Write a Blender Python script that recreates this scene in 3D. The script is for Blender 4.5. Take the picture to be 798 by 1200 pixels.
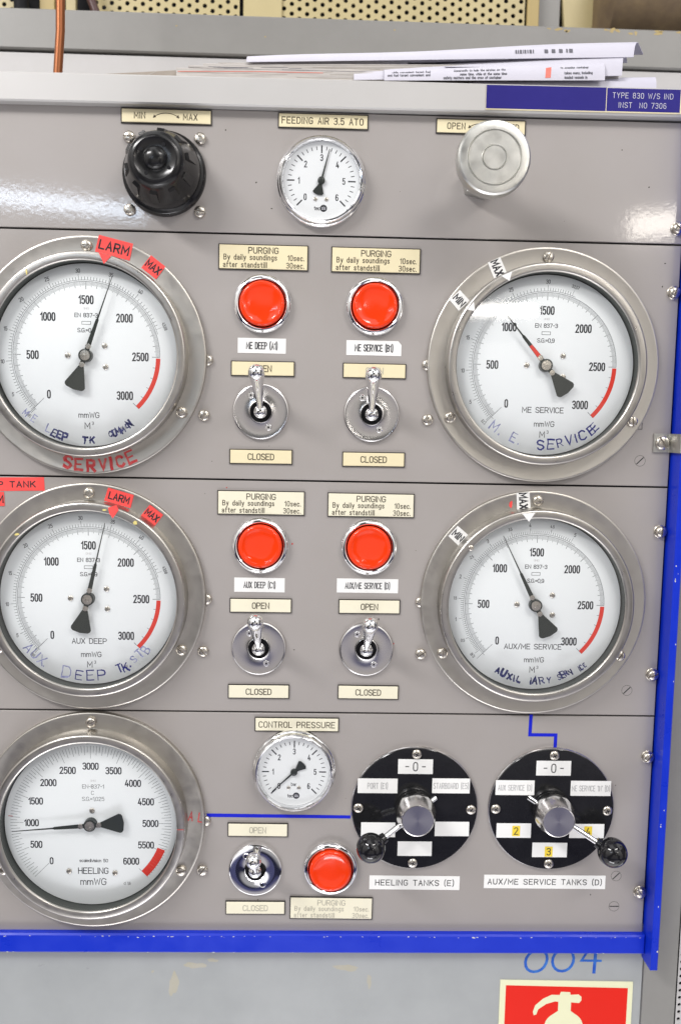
import bpy, math, random
from mathutils import Vector, Matrix
random.seed(7)
R = math.radians
S = 0.001                                   # everything below is written in millimetres
scene = bpy.context.scene
for o in list(bpy.data.objects): bpy.data.objects.remove(o)
COL = scene.collection

# ------------------------------------------------------------------ camera
cam = bpy.data.cameras.new('camera')
cam.sensor_fit = 'VERTICAL'; cam.sensor_height = 36; cam.sensor_width = 24
cam.lens = 30.508
cam.clip_start = 0.02; cam.clip_end = 50
cam.dof.use_dof = True; cam.dof.focus_distance = 0.735; cam.dof.aperture_fstop = 5.0
camo = bpy.data.objects.new('camera', cam); COL.objects.link(camo)
rt = Vector((0.99947372, -0.02590037, 0.01953098)); fw = Vector((0.02773904, 0.99453618, -0.10063958)); up = Vector((-0.01681766, 0.10112839, 0.99473123))
m = Matrix((rt, up, -fw)).transposed().to_4x4(); m.translation = Vector((-9.281, -740.824, 43.654)) * S
camo.matrix_world = m
scene.camera = camo

# ------------------------------------------------------------------ world: the dim room behind the photographer
W = bpy.data.worlds.new('World'); scene.world = W; W.use_nodes = True
nt = W.node_tree; nt.nodes.clear()
tc = nt.nodes.new('ShaderNodeTexCoord'); sp = nt.nodes.new('ShaderNodeSeparateXYZ')
nt.links.new(tc.outputs['Generated'], sp.inputs[0])
nz = nt.nodes.new('ShaderNodeTexNoise'); nz.inputs['Scale'].default_value = 2.3; nz.inputs['Detail'].default_value = 1.5
nt.links.new(tc.outputs['Generated'], nz.inputs['Vector'])
ad = nt.nodes.new('ShaderNodeMath'); ad.operation = 'MULTIPLY_ADD'; ad.inputs[1].default_value = 0.22
nt.links.new(nz.outputs[0], ad.inputs[0]); nt.links.new(sp.outputs[2], ad.inputs[2])
mr = nt.nodes.new('ShaderNodeMapRange'); mr.inputs['From Min'].default_value = -0.89; mr.inputs['From Max'].default_value = 1.11
nt.links.new(ad.outputs[0], mr.inputs['Value'])
cr = nt.nodes.new('ShaderNodeValToRGB'); nt.links.new(mr.outputs[0], cr.inputs[0])
els = [(0.0, (1.5, 1.48, 1.5)), (.21, (1.2, 1.18, 1.22)), (.245, (.06, .065, .14)), (.29, (.06, .06, .14)), (.335, (.42, .40, .43)), (.47, (.46, .43, .41)), (.60, (.78, .75, .71)), (.75, (1.1, 1.08, 1.05)), (1.0, (1.25, 1.25, 1.25))]
r_ = cr.color_ramp
while len(r_.elements) < len(els): r_.elements.new(.5)
for e, (p_, c_) in zip(r_.elements, els): e.position = p_; e.color = (*c_, 1)
bg = nt.nodes.new('ShaderNodeBackground'); bg.inputs['Strength'].default_value = 0.95
# machinery, lockers and deckhead beams of the room: blocks of differing brightness
vo = nt.nodes.new('ShaderNodeTexVoronoi'); vo.distance = 'CHEBYCHEV'; vo.inputs['Scale'].default_value = 1.9; vo.inputs['Randomness'].default_value = .85
mpv = nt.nodes.new('ShaderNodeMapping'); mpv.inputs['Scale'].default_value = (1.25, 1.25, 1.0); nt.links.new(tc.outputs['Generated'], mpv.inputs[0]); nt.links.new(mpv.outputs[0], vo.inputs['Vector'])
sv = nt.nodes.new('ShaderNodeSeparateXYZ'); nt.links.new(vo.outputs['Color'], sv.inputs[0])
vr = nt.nodes.new('ShaderNodeMapRange'); vr.interpolation_type = 'SMOOTHSTEP'; vr.inputs['From Min'].default_value = .15; vr.inputs['From Max'].default_value = .75; vr.inputs['To Min'].default_value = .10; vr.inputs['To Max'].default_value = 1.65
nt.links.new(sv.outputs[0], vr.inputs['Value'])
mm_ = nt.nodes.new('ShaderNodeVectorMath'); mm_.operation = 'SCALE'; nt.links.new(cr.outputs[0], mm_.inputs[0]); nt.links.new(vr.outputs[0], mm_.inputs['Scale'])
nt.links.new(mm_.outputs[0], bg.inputs['Color'])
wo = nt.nodes.new('ShaderNodeOutputWorld'); nt.links.new(bg.outputs[0], wo.inputs[0])

# ------------------------------------------------------------------ lamps of the control room, plus an added low fill light
def lamp(name, loc, target, sx, sy, power, col, roll=0):
    l = bpy.data.lights.new(name, 'AREA'); l.shape = 'RECTANGLE'; l.size = sx; l.size_y = sy; l.energy = power; l.color = col
    o = bpy.data.objects.new(name, l); COL.objects.link(o); o.location = loc
    d = Vector(target) - Vector(loc); o.rotation_euler = d.to_track_quat('-Z', 'Y').to_euler()
    o.rotation_euler.rotate_axis('Z', roll)
lamp('fluorescent_lamp', (-0.86, -2.0, 0.70), (0, 0, 0), 0.62, 0.038, 2.2, (.74, .85, 1.0))
lamp('fluorescent_lamp', (1.12, -2.0, 0.69), (0, 0, 0), 0.34, 0.075, 1.9, (1.0, .93, .84))
lamp('ceiling_lamp', (-1.25, -1.15, 1.35), (0, 0, -.1), 0.9, 0.22, 33, (1.0, .98, .97))
lamp('ceiling_lamp', (0.9, -1.5, 1.6), (0, 0, -.1), 0.9, 0.25, 17, (1.0, .96, .93))
lamp('added_fill_light', (-0.15, -0.95, -1.75), (-.05, 0, -.35), 0.9, 0.3, 10, (.97, .96, 1.0))  # added soft fill from below to brighten the lower rows, no real lamp
lamp('fluorescent_lamp', (0.77, -3.2, 0.56), (0.2, 0, 0.1), 0.36, 0.055, 1.5, (1.0, .95, .88))

scene.view_settings.view_transform = 'Standard'; scene.view_settings.look = 'None'
scene.view_settings.exposure = -0.1; scene.view_settings.gamma = 1
scene.render.resolution_x = 680; scene.render.resolution_y = 1024
scene.render.engine = 'CYCLES'
scene.cycles.max_bounces = 8

# ------------------------------------------------------------------ materials
def mat(name, col, rough=.5, metal=0, coat=0, coat_rough=.1, ior=1.5, bump=None, mott=None, rvar=None, aniso=0, streak=None, spec=None):
    """bump=(scale,height_mm,detail) mott=(scale,amount,second colour) rvar=(scale,amount) streak=scale vector"""
    M = bpy.data.materials.new(name); M.use_nodes = True
    t = M.node_tree; b = t.nodes['Principled BSDF']
    b.inputs['Base Color'].default_value = (*col, 1); b.inputs['Roughness'].default_value = rough
    b.inputs['Metallic'].default_value = metal; b.inputs['Coat Weight'].default_value = coat; b.inputs['Coat Roughness'].default_value = coat_rough
    b.inputs['IOR'].default_value = ior
    if spec is not None: b.inputs['Specular IOR Level'].default_value = spec
    if aniso:
        b.inputs['Anisotropic'].default_value = aniso
        tn = t.nodes.new('ShaderNodeTangent'); tn.direction_type = 'RADIAL'; tn.axis = 'Y'; t.links.new(tn.outputs[0], b.inputs['Tangent'])
    tcn = t.nodes.new('ShaderNodeTexCoord'); vec = tcn.outputs['Object']
    if streak:
        mp = t.nodes.new('ShaderNodeMapping'); mp.inputs['Scale'].default_value = streak; t.links.new(vec, mp.inputs[0]); svec = mp.outputs[0]
    else: svec = vec
    if mott:
        n = t.nodes.new('ShaderNodeTexNoise'); n.inputs['Scale'].default_value = mott[0]; n.inputs['Detail'].default_value = 6; n.inputs['Roughness'].default_value = .65
        t.links.new(svec, n.inputs['Vector'])
        rr = t.nodes.new('ShaderNodeMapRange'); rr.inputs['From Min'].default_value = .35; rr.inputs['From Max'].default_value = .7; rr.inputs['To Max'].default_value = mott[1]
        t.links.new(n.outputs[0], rr.inputs['Value'])
        mx = t.nodes.new('ShaderNodeMix'); mx.data_type = 'RGBA'; mx.inputs[6].default_value = (*col, 1); mx.inputs[7].default_value = (*mott[2], 1)
        t.links.new(rr.outputs[0], mx.inputs[0]); t.links.new(mx.outputs[2], b.inputs['Base Color'])
    if rvar:
        n = t.nodes.new('ShaderNodeTexNoise'); n.inputs['Scale'].default_value = rvar[0]; n.inputs['Detail'].default_value = 5
        t.links.new(svec, n.inputs['Vector'])
        rr = t.nodes.new('ShaderNodeMapRange'); rr.inputs['From Min'].default_value = .3; rr.inputs['From Max'].default_value = .7
        rr.inputs['To Min'].default_value = max(.02, rough - rvar[1]); rr.inputs['To Max'].default_value = rough + rvar[1]
        t.links.new(n.outputs[0], rr.inputs['Value']); t.links.new(rr.outputs[0], b.inputs['Roughness'])
    if bump:
        n = t.nodes.new('ShaderNodeTexNoise'); n.inputs['Scale'].default_value = bump[0]; n.inputs['Detail'].default_value = bump[2]
        t.links.new(svec, n.inputs['Vector'])
        bp = t.nodes.new('ShaderNodeBump'); bp.inputs['Strength'].default_value = 1; bp.inputs['Distance'].default_value = bump[1] * S
        t.links.new(n.outputs[0], bp.inputs['Height']); t.links.new(bp.outputs[0], b.inputs['Normal'])
        if coat: t.links.new(bp.outputs[0], b.inputs['Coat Normal'])
    return M
PAINT = mat('grey_panel_paint', (.312, .288, .272), .45, coat=.8, coat_rough=.07, bump=(240, .024, 1), mott=(9, .5, (.345, .322, .318)), rvar=(40, .05))
CAB = mat('grey_cabinet_paint', (.345, .36, .365), .35, bump=(260, .03, 2), mott=(14, .7, (.29, .305, .31)), rvar=(30, .08))
CABR = mat('dull_grey_steel_paint', (.245, .24, .228), .4, bump=(260, .03, 2), mott=(18, .6, (.21, .205, .195)))
STAIN = mat('old_glue_stain', (.38, .36, .28), .5, mott=(60, .8, (.40, .385, .34)))
DARK = mat('dark_gap', (.012, .012, .014), .6, spec=.12)
STEEL = mat('brushed_stainless', (.46, .44, .41), .32, 1, bump=(900, .0012, 3), mott=(30, .5, (.55, .53, .50)), rvar=(160, .05))
STEELF = mat('dull_stainless_flange', (.52, .495, .455), .40, 1, bump=(700, .002, 4), mott=(24, .6, (.49, .47, .43)), rvar=(120, .06))
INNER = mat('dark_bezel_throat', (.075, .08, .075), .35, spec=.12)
CHROME = mat('chrome', (.80, .80, .81), .07, 1)
POLISH = mat('turned_steel', (.64, .625, .62), .20, 1, aniso=.4)
NICKEL = mat('nickel_screw', (.62, .58, .52), .28, 1, mott=(200, .4, (.50, .47, .41)), rvar=(300, .06))
ZINC = mat('zinc_plated_steel', (.66, .655, .62), .34, 1, mott=(60, .7, (.46, .465, .45)), rvar=(80, .06), bump=(400, .0012, 2))
ALU = mat('anodised_aluminium', (.47, .46, .45), .42, .15, mott=(20, .5, (.44, .43, .415)), bump=(300, .002, 2))
BAKE = mat('black_bakelite', (.007, .007, .008), .20, bump=(240, .012, 3), rvar=(60, .05), mott=(90, .35, (.018, .017, .016)), spec=.4)
BALL = mat('black_ball', (.008, .008, .010), .06, rvar=(120, .03))
BPLATE = mat('black_selector_plate', (.009, .009, .010), .11, mott=(55, .30, (.024, .024, .026)), rvar=(35, .05), spec=.4)
DIAL = mat('white_dial_enamel', (.80, .82, .83), .4, mott=(18, .4, (.76, .79, .80)))
DIALS = mat('pale_small_dial', (.78, .79, .80), .4, mott=(30, .4, (.74, .76, .77)))
INK = mat('dial_print_black', (.03, .03, .035), .5, spec=.12)
INKG = mat('dial_print_fine', (.10, .11, .12), .5, spec=.12)
INKF = mat('dial_print_faint', (.52, .50, .50), .5, spec=.12)
REDP = mat('dial_print_red', (.62, .045, .03), .5, spec=.12)
NEEDLE = mat('needle_black', (.022, .026, .024), .35, mott=(80, .5, (.035, .04, .032)), spec=.35)
CREAM = mat('cream_engraving_laminate', (.74, .66, .44), .38, mott=(50, .5, (.70, .62, .40)), bump=(400, .01, 2))
CREAMP = mat('pale_engraving_laminate', (.77, .73, .57), .38, mott=(50, .5, (.71, .68, .56)), bump=(400, .01, 2))
CORE = mat('black_laminate_core', (.03, .027, .025), .45, spec=.12)
ENG = mat('engraved_line', (.045, .035, .025), .6, mott=(200, .6, (.12, .10, .07)), spec=.12)
ENGF = mat('worn_engraved_line', (.36, .34, .28), .6, mott=(300, .8, (.55, .52, .42)), spec=.12)
TAPE = mat('white_tape', (.80, .80, .79), .42, mott=(60, .4, (.76, .76, .74)), bump=(200, .02, 2))
TAPEG = mat('grey_tape_print', (.26, .26, .27), .6, mott=(500, .7, (.45, .45, .45)), spec=.12)
TAPEB = mat('black_tape_print', (.035, .035, .04), .6, spec=.12)
REDT = mat('red_tape', (.84, .075, .07), .42, spec=.25, mott=(60, .5, (.80, .12, .11)), bump=(200, .03, 2))
YELT = mat('yellow_tape', (.80, .60, .04), .45)
REDB = mat('red_button_plastic', (.80, .042, .005), .12, rvar=(60, .05))
BLUE = mat('blue_frame_paint', (.003, .024, .48), .34, bump=(300, .03, 3), mott=(40, .5, (.006, .035, .54)), rvar=(40, .08), spec=.3)
BLUETAPE = mat('blue_tape', (.012, .02, .52), .4, spec=.12)
NAVY = mat('navy_engraving_plate', (.022, .018, .17), .35, mott=(30, .4, (.03, .025, .20)), spec=.12)
CHIP = mat('bare_chip', (.60, .58, .52), .5)
WHITEP = mat('white_print', (.52, .52, .56), .5, spec=.12)
PENB = mat('blue_marker_ink', (.015, .015, .11), .5, mott=(220, .4, (.06, .07, .22)), spec=.12)
PENK = mat('smudged_marker_ink', (.008, .008, .035), .5, mott=(300, .7, (.09, .10, .24)), spec=.12)
PENL = mat('faded_marker_ink', (.06, .065, .18), .5, mott=(220, .9, (.36, .38, .52)), spec=.12)
PENR = mat('red_marker_ink', (.50, .03, .04), .5, mott=(200, .9, (.62, .16, .15)), spec=.12)
PENC = mat('blue_paint_pen', (.015, .07, .42), .5, mott=(90, .9, (.06, .22, .58)), spec=.12)
COPPER = mat('old_copper_pipe', (.28, .09, .03), .38, .6, mott=(50, .6, (.22, .08, .03)), bump=(200, .05, 2))
DPIPE = mat('dark_red_pipe', (.06, .02, .018), .4)
BEIGE = mat('beige_perforated_paint', (.50, .42, .22), .45, mott=(20, .6, (.42, .35, .18)))
OCHRE = mat('ochre_paint', (.40, .30, .11), .45, mott=(40, .5, (.40, .30, .12)))
PALEW = mat('pale_bulkhead_paint', (.48, .47, .47), .4, bump=(200, .05, 2), mott=(30, .5, (.43, .42, .41)))
DUCTB = mat('brown_lagging', (.11, .075, .045), .6, mott=(30, .8, (.20, .14, .07)), bump=(60, 1.0, 4))
PAPER = mat('white_paper', (.58, .57, .64), .6, mott=(30, .4, (.50, .49, .56)), spec=.2)
PAPERG = mat('magazine_pages', (.52, .49, .46), .55, mott=(500, .9, (.30, .28, .27)), streak=(.05, .05, 1))
MAGC = mat('magazine_cover', (.28, .24, .20), .35, mott=(60, .6, (.38, .34, .30)))
MAGR = mat('red_magazine_page', (.65, .16, .12), .5)
NEWS = mat('newsprint_ink', (.14, .14, .16), .7, spec=.12)
GLOW = mat('pale_luminous_vinyl', (.74, .74, .50), .45, mott=(50, .3, (.70, .70, .46)))
SIGNR = mat('red_sign_vinyl', (.70, .014, .005), .40, mott=(20, .3, (.64, .02, .008)), spec=.2)
def glass_mat():
    M = bpy.data.materials.new('gauge_glass'); M.use_nodes = True; t = M.node_tree; t.nodes.clear()
    o = t.nodes.new('ShaderNodeOutputMaterial'); mx = t.nodes.new('ShaderNodeMixShader'); fr = t.nodes.new('ShaderNodeFresnel'); ge = t.nodes.new('ShaderNodeNewGeometry'); mi_ = t.nodes.new('ShaderNodeMapRange'); mi_.inputs['To Min'].default_value = 1.5; mi_.inputs['To Max'].default_value = 1 / 1.5
    t.links.new(ge.outputs['Backfacing'], mi_.inputs['Value']); t.links.new(mi_.outputs[0], fr.inputs[0])
    tr = t.nodes.new('ShaderNodeBsdfTransparent'); tr.inputs[0].default_value = (.985, .992, .992, 1)
    g = t.nodes.new('ShaderNodeBsdfGlossy'); g.inputs['Roughness'].default_value = .05
    n = t.nodes.new('ShaderNodeTexNoise'); n.inputs['Scale'].default_value = 22; tcn = t.nodes.new('ShaderNodeTexCoord')
    t.links.new(tcn.outputs['Object'], n.inputs['Vector'])
    rr = t.nodes.new('ShaderNodeMapRange'); rr.inputs['To Min'].default_value = .015; rr.inputs['To Max'].default_value = .06
    t.links.new(n.outputs[0], rr.inputs['Value']); t.links.new(rr.outputs[0], g.inputs['Roughness'])
    ml = t.nodes.new('ShaderNodeMath'); ml.operation = 'MULTIPLY'; ml.inputs[1].default_value = 1.6; t.links.new(fr.outputs[0], ml.inputs[0])
    t.links.new(ml.outputs[0], mx.inputs[0]); t.links.new(tr.outputs[0], mx.inputs[1]); t.links.new(g.outputs[0], mx.inputs[2]); t.links.new(mx.outputs[0], o.inputs[0])
    return M
GLASS = glass_mat()

# ------------------------------------------------------------------ mesh helpers (mm in, axis of turned parts = towards the viewer)
class MB:
    """collects faces; local frame: x right, z up, h = height out of the panel (-y)"""
    def __init__(s): s.v = []; s.f = []; s.mi = []; s.cur = 0
    def pt(s, x, z, h): s.v.append((x * S, -h * S, z * S)); return len(s.v) - 1
    def face(s, ids): s.f.append(tuple(ids)); s.mi.append(s.cur)
    def poly(s, pts, h): s.face([s.pt(x, z, h) for x, z in pts])       # pts counter-clockwise seen by the viewer
    def prism(s, pts, h0, h1, bev=0, back=False):
        n = len(pts); cx = sum(p[0] for p in pts) / n; cz = sum(p[1] for p in pts) / n
        a = [s.pt(x, z, h0) for x, z in pts]
        if bev:
            b = [s.pt(x, z, h1 - bev) for x, z in pts]
            ins = inset(pts, bev); c = [s.pt(x, z, h1) for x, z in ins]
            rings = [a, b, c]
        else:
            c = [s.pt(x, z, h1) for x, z in pts]; rings = [a, c]
        for p, q in zip(rings, rings[1:]):
            for i in range(n): s.face((p[i], p[(i + 1) % n], q[(i + 1) % n], q[i]))
        s.face(rings[-1])
        if back: s.face(rings[0][::-1])
    def rect(s, x0, z0, x1, z1, h0, h1, bev=0, back=False): s.prism([(x0, z0), (x1, z0), (x1, z1), (x0, z1)], h0, h1, bev, back)
    def lathe(s, prof, seg=64, cx=0, cz=0, start=0):
        rings = []
        for r, h in prof:
            if r < 1e-6: rings.append([s.pt(cx, cz, h)])
            else: rings.append([s.pt(cx + r * math.cos(start + 2 * math.pi * i / seg), cz + r * math.sin(start + 2 * math.pi * i / seg), h) for i in range(seg)])
        for p, q in zip(rings, rings[1:]):
            for i in range(seg):
                j = (i + 1) % seg
                if len(p) == 1 and len(q) == 1: continue
                if len(q) == 1: s.face((p[i], p[j], q[0]))
                elif len(p) == 1: s.face((p[0], q[j], q[i]))
                else: s.face((p[i], p[j], q[j], q[i]))
    def tube(s, pts, rads, seg=16, cap=True):
        """pts: (x,z,h)"""
        P = [Vector(p) for p in pts]; rings = []
        for i, p in enumerate(P):
            d = (P[min(i + 1, len(P) - 1)] - P[max(i - 1, 0)]).normalized()
            a = d.orthogonal().normalized() if i == 0 else (a - d * a.dot(d)).normalized()
            b = d.cross(a); r = rads[i] if hasattr(rads, '__len__') else rads
            rings.append([s.pt(*(p + a * (r * math.cos(t)) + b * (r * math.sin(t)))) for t in [2 * math.pi * k / seg for k in range(seg)]])
        for p, q in zip(rings, rings[1:]):
            for i in range(seg): s.face((p[i], q[i], q[(i + 1) % seg], p[(i + 1) % seg]))
        if cap: s.face(rings[0]); s.face(rings[-1][::-1])
    def stroke(s, pts, w, h, mp=None):
        """flat ribbon with mitred corners"""
        P = [Vector(p) for p in pts]
        closed = len(P) > 3 and (P[0] - P[-1]).length < 1e-6
        if closed: P = P[:-1]
        n = len(P); L = []; Rr = []
        for i in range(n):
            pv = P[i - 1] if (i or closed) else None; nx = P[(i + 1) % n] if (i < n - 1 or closed) else None
            d1 = (P[i] - pv).normalized() if pv is not None else None; d2 = (nx - P[i]).normalized() if nx is not None else None
            if d1 is None: d1 = d2
            if d2 is None: d2 = d1
            t = d1 + d2
            t = t.normalized() if t.length > .2 else d1
            nn = Vector((-t.y, t.x)); k = 1 / max(.45, nn.dot(Vector((-d1.y, d1.x))))
            c = P[i].copy()
            if not closed and i == 0: c = c - d2 * w * .45
            if not closed and i == n - 1: c = c + d1 * w * .45
            a = c + nn * (w / 2 * k); b = c - nn * (w / 2 * k)
            if mp: a = mp(*a); b = mp(*b)
            L.append(s.pt(a[0], a[1], h)); Rr.append(s.pt(b[0], b[1], h))
        for i in range(n if closed else n - 1):
            j = (i + 1) % n; s.face((L[i], Rr[i], Rr[j], L[j]))
    def build(s, name, mats, parent=None, smooth=35, loc=None):
        me = s.mesh(name, mats, smooth); o = link(name, me, parent, loc)
        if name in ('lettering', 'handwriting', 'faint_lettering', 'band_marks', 'maker_mark'): o['kind'] = 'stuff'      # print too small to pick apart
        return o
    def mesh(s, name, mats, smooth=35):
        me = bpy.data.meshes.new(name); me.from_pydata(s.v, [], s.f)
        for mm in (mats if isinstance(mats, (list, tuple)) else [mats]): me.materials.append(mm)
        if any(s.mi): me.polygons.foreach_set('material_index', s.mi)
        me.validate()
        if smooth:
            me.shade_smooth(); me.set_sharp_from_angle(angle=R(smooth))
        me.update(); return me
def inset(pts, d):
    n = len(pts); out = []
    for i in range(n):
        p = Vector(pts[i]); a = (p - Vector(pts[i - 1])).normalized(); b = (Vector(pts[(i + 1) % n]) - p).normalized()
        na = Vector((-a.y, a.x)); nb = Vector((-b.y, b.x)); t = na + nb; t = t / max(.3, t.dot(na)) if t.length > 1e-6 else na
        out.append(tuple(p + t * d))
    return out
def link(name, me, parent=None, loc=None):
    o = bpy.data.objects.new(name, me); COL.objects.link(o)
    if parent is not None: o.parent = parent
    if loc is not None: o.location = (loc[0] * S, -loc[2] * S, loc[1] * S)
    return o
def tag(o, label=None, cat=None, group=None, kind=None):
    if label: o['label'] = label
    if cat: o['category'] = cat
    if group: o['group'] = group
    if kind: o['kind'] = kind
    return o
def thing(name, label, cat, x, z, group=None, h=0):
    o = bpy.data.objects.new(name, None); COL.objects.link(o); o.empty_display_size = .01
    o.location = (x * S, -h * S, z * S); return tag(o, label, cat, group)
def circle(r, n=32, cx=0, cz=0, a0=0): return [(cx + r * math.cos(a0 + 2 * math.pi * i / n), cz + r * math.sin(a0 + 2 * math.pi * i / n)) for i in range(n)]
def dirn(deg, r): a = R(deg); return (r * math.sin(a), r * math.cos(a))            # clockwise from the top
def arcpts(r, a0, a1, n): return [dirn(a0 + (a1 - a0) * i / n, r) for i in range(n + 1)]

# ------------------------------------------------------------------ single-stroke lettering
G = {
'A':"0,0 2,6 4,0|.7,2 3.3,2",'B':"0,0 0,6 2.6,6 3.6,5.4 3.6,3.8 2.6,3.2 0,3.2|2.6,3.2 4,2.5 4,.7 2.9,0 0,0",'C':"4,5 3,6 1,6 0,5 0,1 1,0 3,0 4,1",
'D':"0,0 0,6 2.6,6 4,4.8 4,1.2 2.6,0 0,0",'E':"3.8,6 0,6 0,0 3.8,0|0,3.1 3.2,3.1",'F':"3.8,6 0,6 0,0|0,3.1 3.2,3.1",'G':"4,5 3,6 1,6 0,5 0,1 1,0 3,0 4,1 4,2.8 2.3,2.8",
'H':"0,0 0,6|4,0 4,6|0,3.1 4,3.1",'I':"0,0 0,6",'J':"3,6 3,1 2,0 1,0 0,1",'K':"0,0 0,6|3.8,6 0,2.4|1.3,3.5 4,0",'L':"0,6 0,0 3.6,0",
'M':"0,0 0,6 2.5,1.8 5,6 5,0",'N':"0,0 0,6 4,0 4,6",'O':"0,1 0,5 1,6 3,6 4,5 4,1 3,0 1,0 0,1",'P':"0,0 0,6 3,6 4,5.2 4,3.6 3,2.8 0,2.8",
'Q':"0,1 0,5 1,6 3,6 4,5 4,1 3,0 1,0 0,1|2.5,1.5 4.2,-.4",'R':"0,0 0,6 3,6 4,5.2 4,3.6 3,2.8 0,2.8|2.1,2.8 4,0",'S':"4,5 3,6 1,6 0,5 0,4 1,3.2 3,2.8 4,2 4,1 3,0 1,0 0,1",
'T':"0,6 4,6|2,6 2,0",'U':"0,6 0,1 1,0 3,0 4,1 4,6",'V':"0,6 2,0 4,6",'W':"0,6 1.3,0 2.7,5 4.1,0 5.4,6",'X':"0,0 4,6|0,6 4,0",'Y':"0,6 2,3 4,6|2,3 2,0",'Z':"0,6 4,6 0,0 4,0",
'0':"0,1 0,5 .9,6 2.7,6 3.6,5 3.6,1 2.7,0 .9,0 0,1",'1':"0,4.5 1.7,6 1.7,0",'2':"0,5 .9,6 2.7,6 3.6,5 3.6,4.1 0,0 3.7,0",'3':"0,5.2 .9,6 2.7,6 3.6,5.2 3.6,4 2.6,3.2 1.3,3.2|2.6,3.2 3.6,2.4 3.6,.9 2.7,0 .9,0 0,.8",
'4':"2.8,0 2.8,3|2,6 0,1.5 3.8,1.5",'5':"3.4,6 .4,6 .2,3.2 1,3.8 2.7,3.8 3.6,2.9 3.6,1 2.7,0 .9,0 0,.8",'6':"3.3,5.4 2.6,6 .9,6 0,5 0,1 .9,0 2.7,0 3.6,1 3.6,2.6 2.7,3.5 .9,3.5 0,2.7",
'7':"0,6 3.7,6 1.3,0",'8':"1,3.2 0,4 0,5.2 .9,6 2.7,6 3.6,5.2 3.6,4 2.6,3.2 1,3.2 0,2.4 0,.9 .9,0 2.7,0 3.6,.9 3.6,2.4 2.6,3.2",'9':"3.6,3.3 2.7,2.5 .9,2.5 0,3.4 0,5 .9,6 2.7,6 3.6,5 3.6,1 2.7,0 .9,0 .3,.6",
'-':"0,3 2.4,3",'=':"0,2.2 3,2.2|0,3.8 3,3.8",'.':"0,0 0,.4",',':"0,.3 0,-1",'/':"0,-.4 2.6,6.4",'(':"1.2,7 .2,5.4 .2,.8 1.2,-.8",')':"0,7 1,5.4 1,.8 0,-.8","'":"0,6 0,4.8",
'a':"0,3.4 .8,4 2.3,4 3,3.2 3,0|3,2.2 1,2.2 0,1.6 0,.7 .8,0 2.2,0 3,.7",'b':"0,6 0,0|0,3 1,4 2.3,4 3.1,3 3.1,1 2.3,0 1,0 0,1",'c':"3,3.2 2.2,4 .9,4 0,3 0,1 .9,0 2.2,0 3,.8",'d':"3.1,6 3.1,0|3.1,3 2.2,4 .9,4 0,3 0,1 .9,0 2.2,0 3.1,1",
'e':"0,2.1 3.1,2.1 3.1,3.1 2.2,4 .9,4 0,3 0,1 .9,0 2.2,0 3,.6",'f':"2.2,6 1.4,6 .8,5.2 .8,0|0,4 2.1,4",'g':"3.1,1 2.2,0 .9,0 0,1 0,3 .9,4 2.2,4 3.1,3|3.1,4 3.1,-1 2.2,-1.8 .6,-1.8",'h':"0,6 0,0|0,3 1,4 2.3,4 3.1,3.2 3.1,0",
'i':"0,4 0,0|0,5.4 0,5.8",'k':"0,6 0,0|2.8,4 0,1.5|1,2.3 3,0",'l':"0,6 0,0",'m':"0,4 0,0|0,3.2 .8,4 1.8,4 2.5,3.3 2.5,0|2.5,3.3 3.3,4 4.3,4 5,3.3 5,0",'n':"0,4 0,0|0,3.2 1,4 2.2,4 3,3.2 3,0",
'o':"0,1 0,3 .9,4 2.2,4 3.1,3 3.1,1 2.2,0 .9,0 0,1",'p':"0,4 0,-1.8|0,3 1,4 2.3,4 3.1,3 3.1,1 2.3,0 1,0 0,1",'r':"0,4 0,0|0,3 .9,4 2,4",'s':"2.8,3.4 2,4 .8,4 0,3.4 .2,2.5 2.6,1.6 2.9,.7 2,0 .8,0 0,.6",
't':"1,5.4 1,.8 1.7,0 2.3,0|0,4 2.2,4",'u':"0,4 0,.8 .9,0 2,0 3,.9|3,4 3,0",'v':"0,4 1.5,0 3,4",'w':"0,4 1,0 2.2,3.6 3.4,0 4.4,4",'x':"0,0 3,4|0,4 3,0",'y':"0,4 1.5,.2|3,4 1.2,-1.2 .2,-1.8"}
_gc = {}
def glyph(c):
    if c in _gc: return _gc[c]
    st = []
    for part in G[c].split('|'):
        pts = [Vector(tuple(float(q) for q in a.split(','))) for a in part.split()]
        closed = len(pts) > 3 and (pts[0] - pts[-1]).length < 1e-6
        out = []; n = len(pts)
        for i, p in enumerate(pts):
            if closed and i == n - 1: break
            a = pts[i - 1] if i else (pts[-2] if closed else None); b = pts[i + 1] if i < n - 1 else None
            if a is None or b is None or n == 2: out.append(p); continue
            ang = (p - a).angle(b - p)
            if R(18) < ang < R(72): out += [p.lerp(a, min(.5, .3 / (p - a).length + .12)), p.lerp(b, min(.5, .3 / (b - p).length + .12))]
            else: out.append(p)
        if closed: out.append(out[0])
        st.append(out)
    w = max(p.x for q in st for p in q); _gc[c] = (st, w); return _gc[c]
def text_width(s, k, gap): return sum((2.4 if c == ' ' else glyph(c)[1]) * k + gap for c in s) - gap
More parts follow.
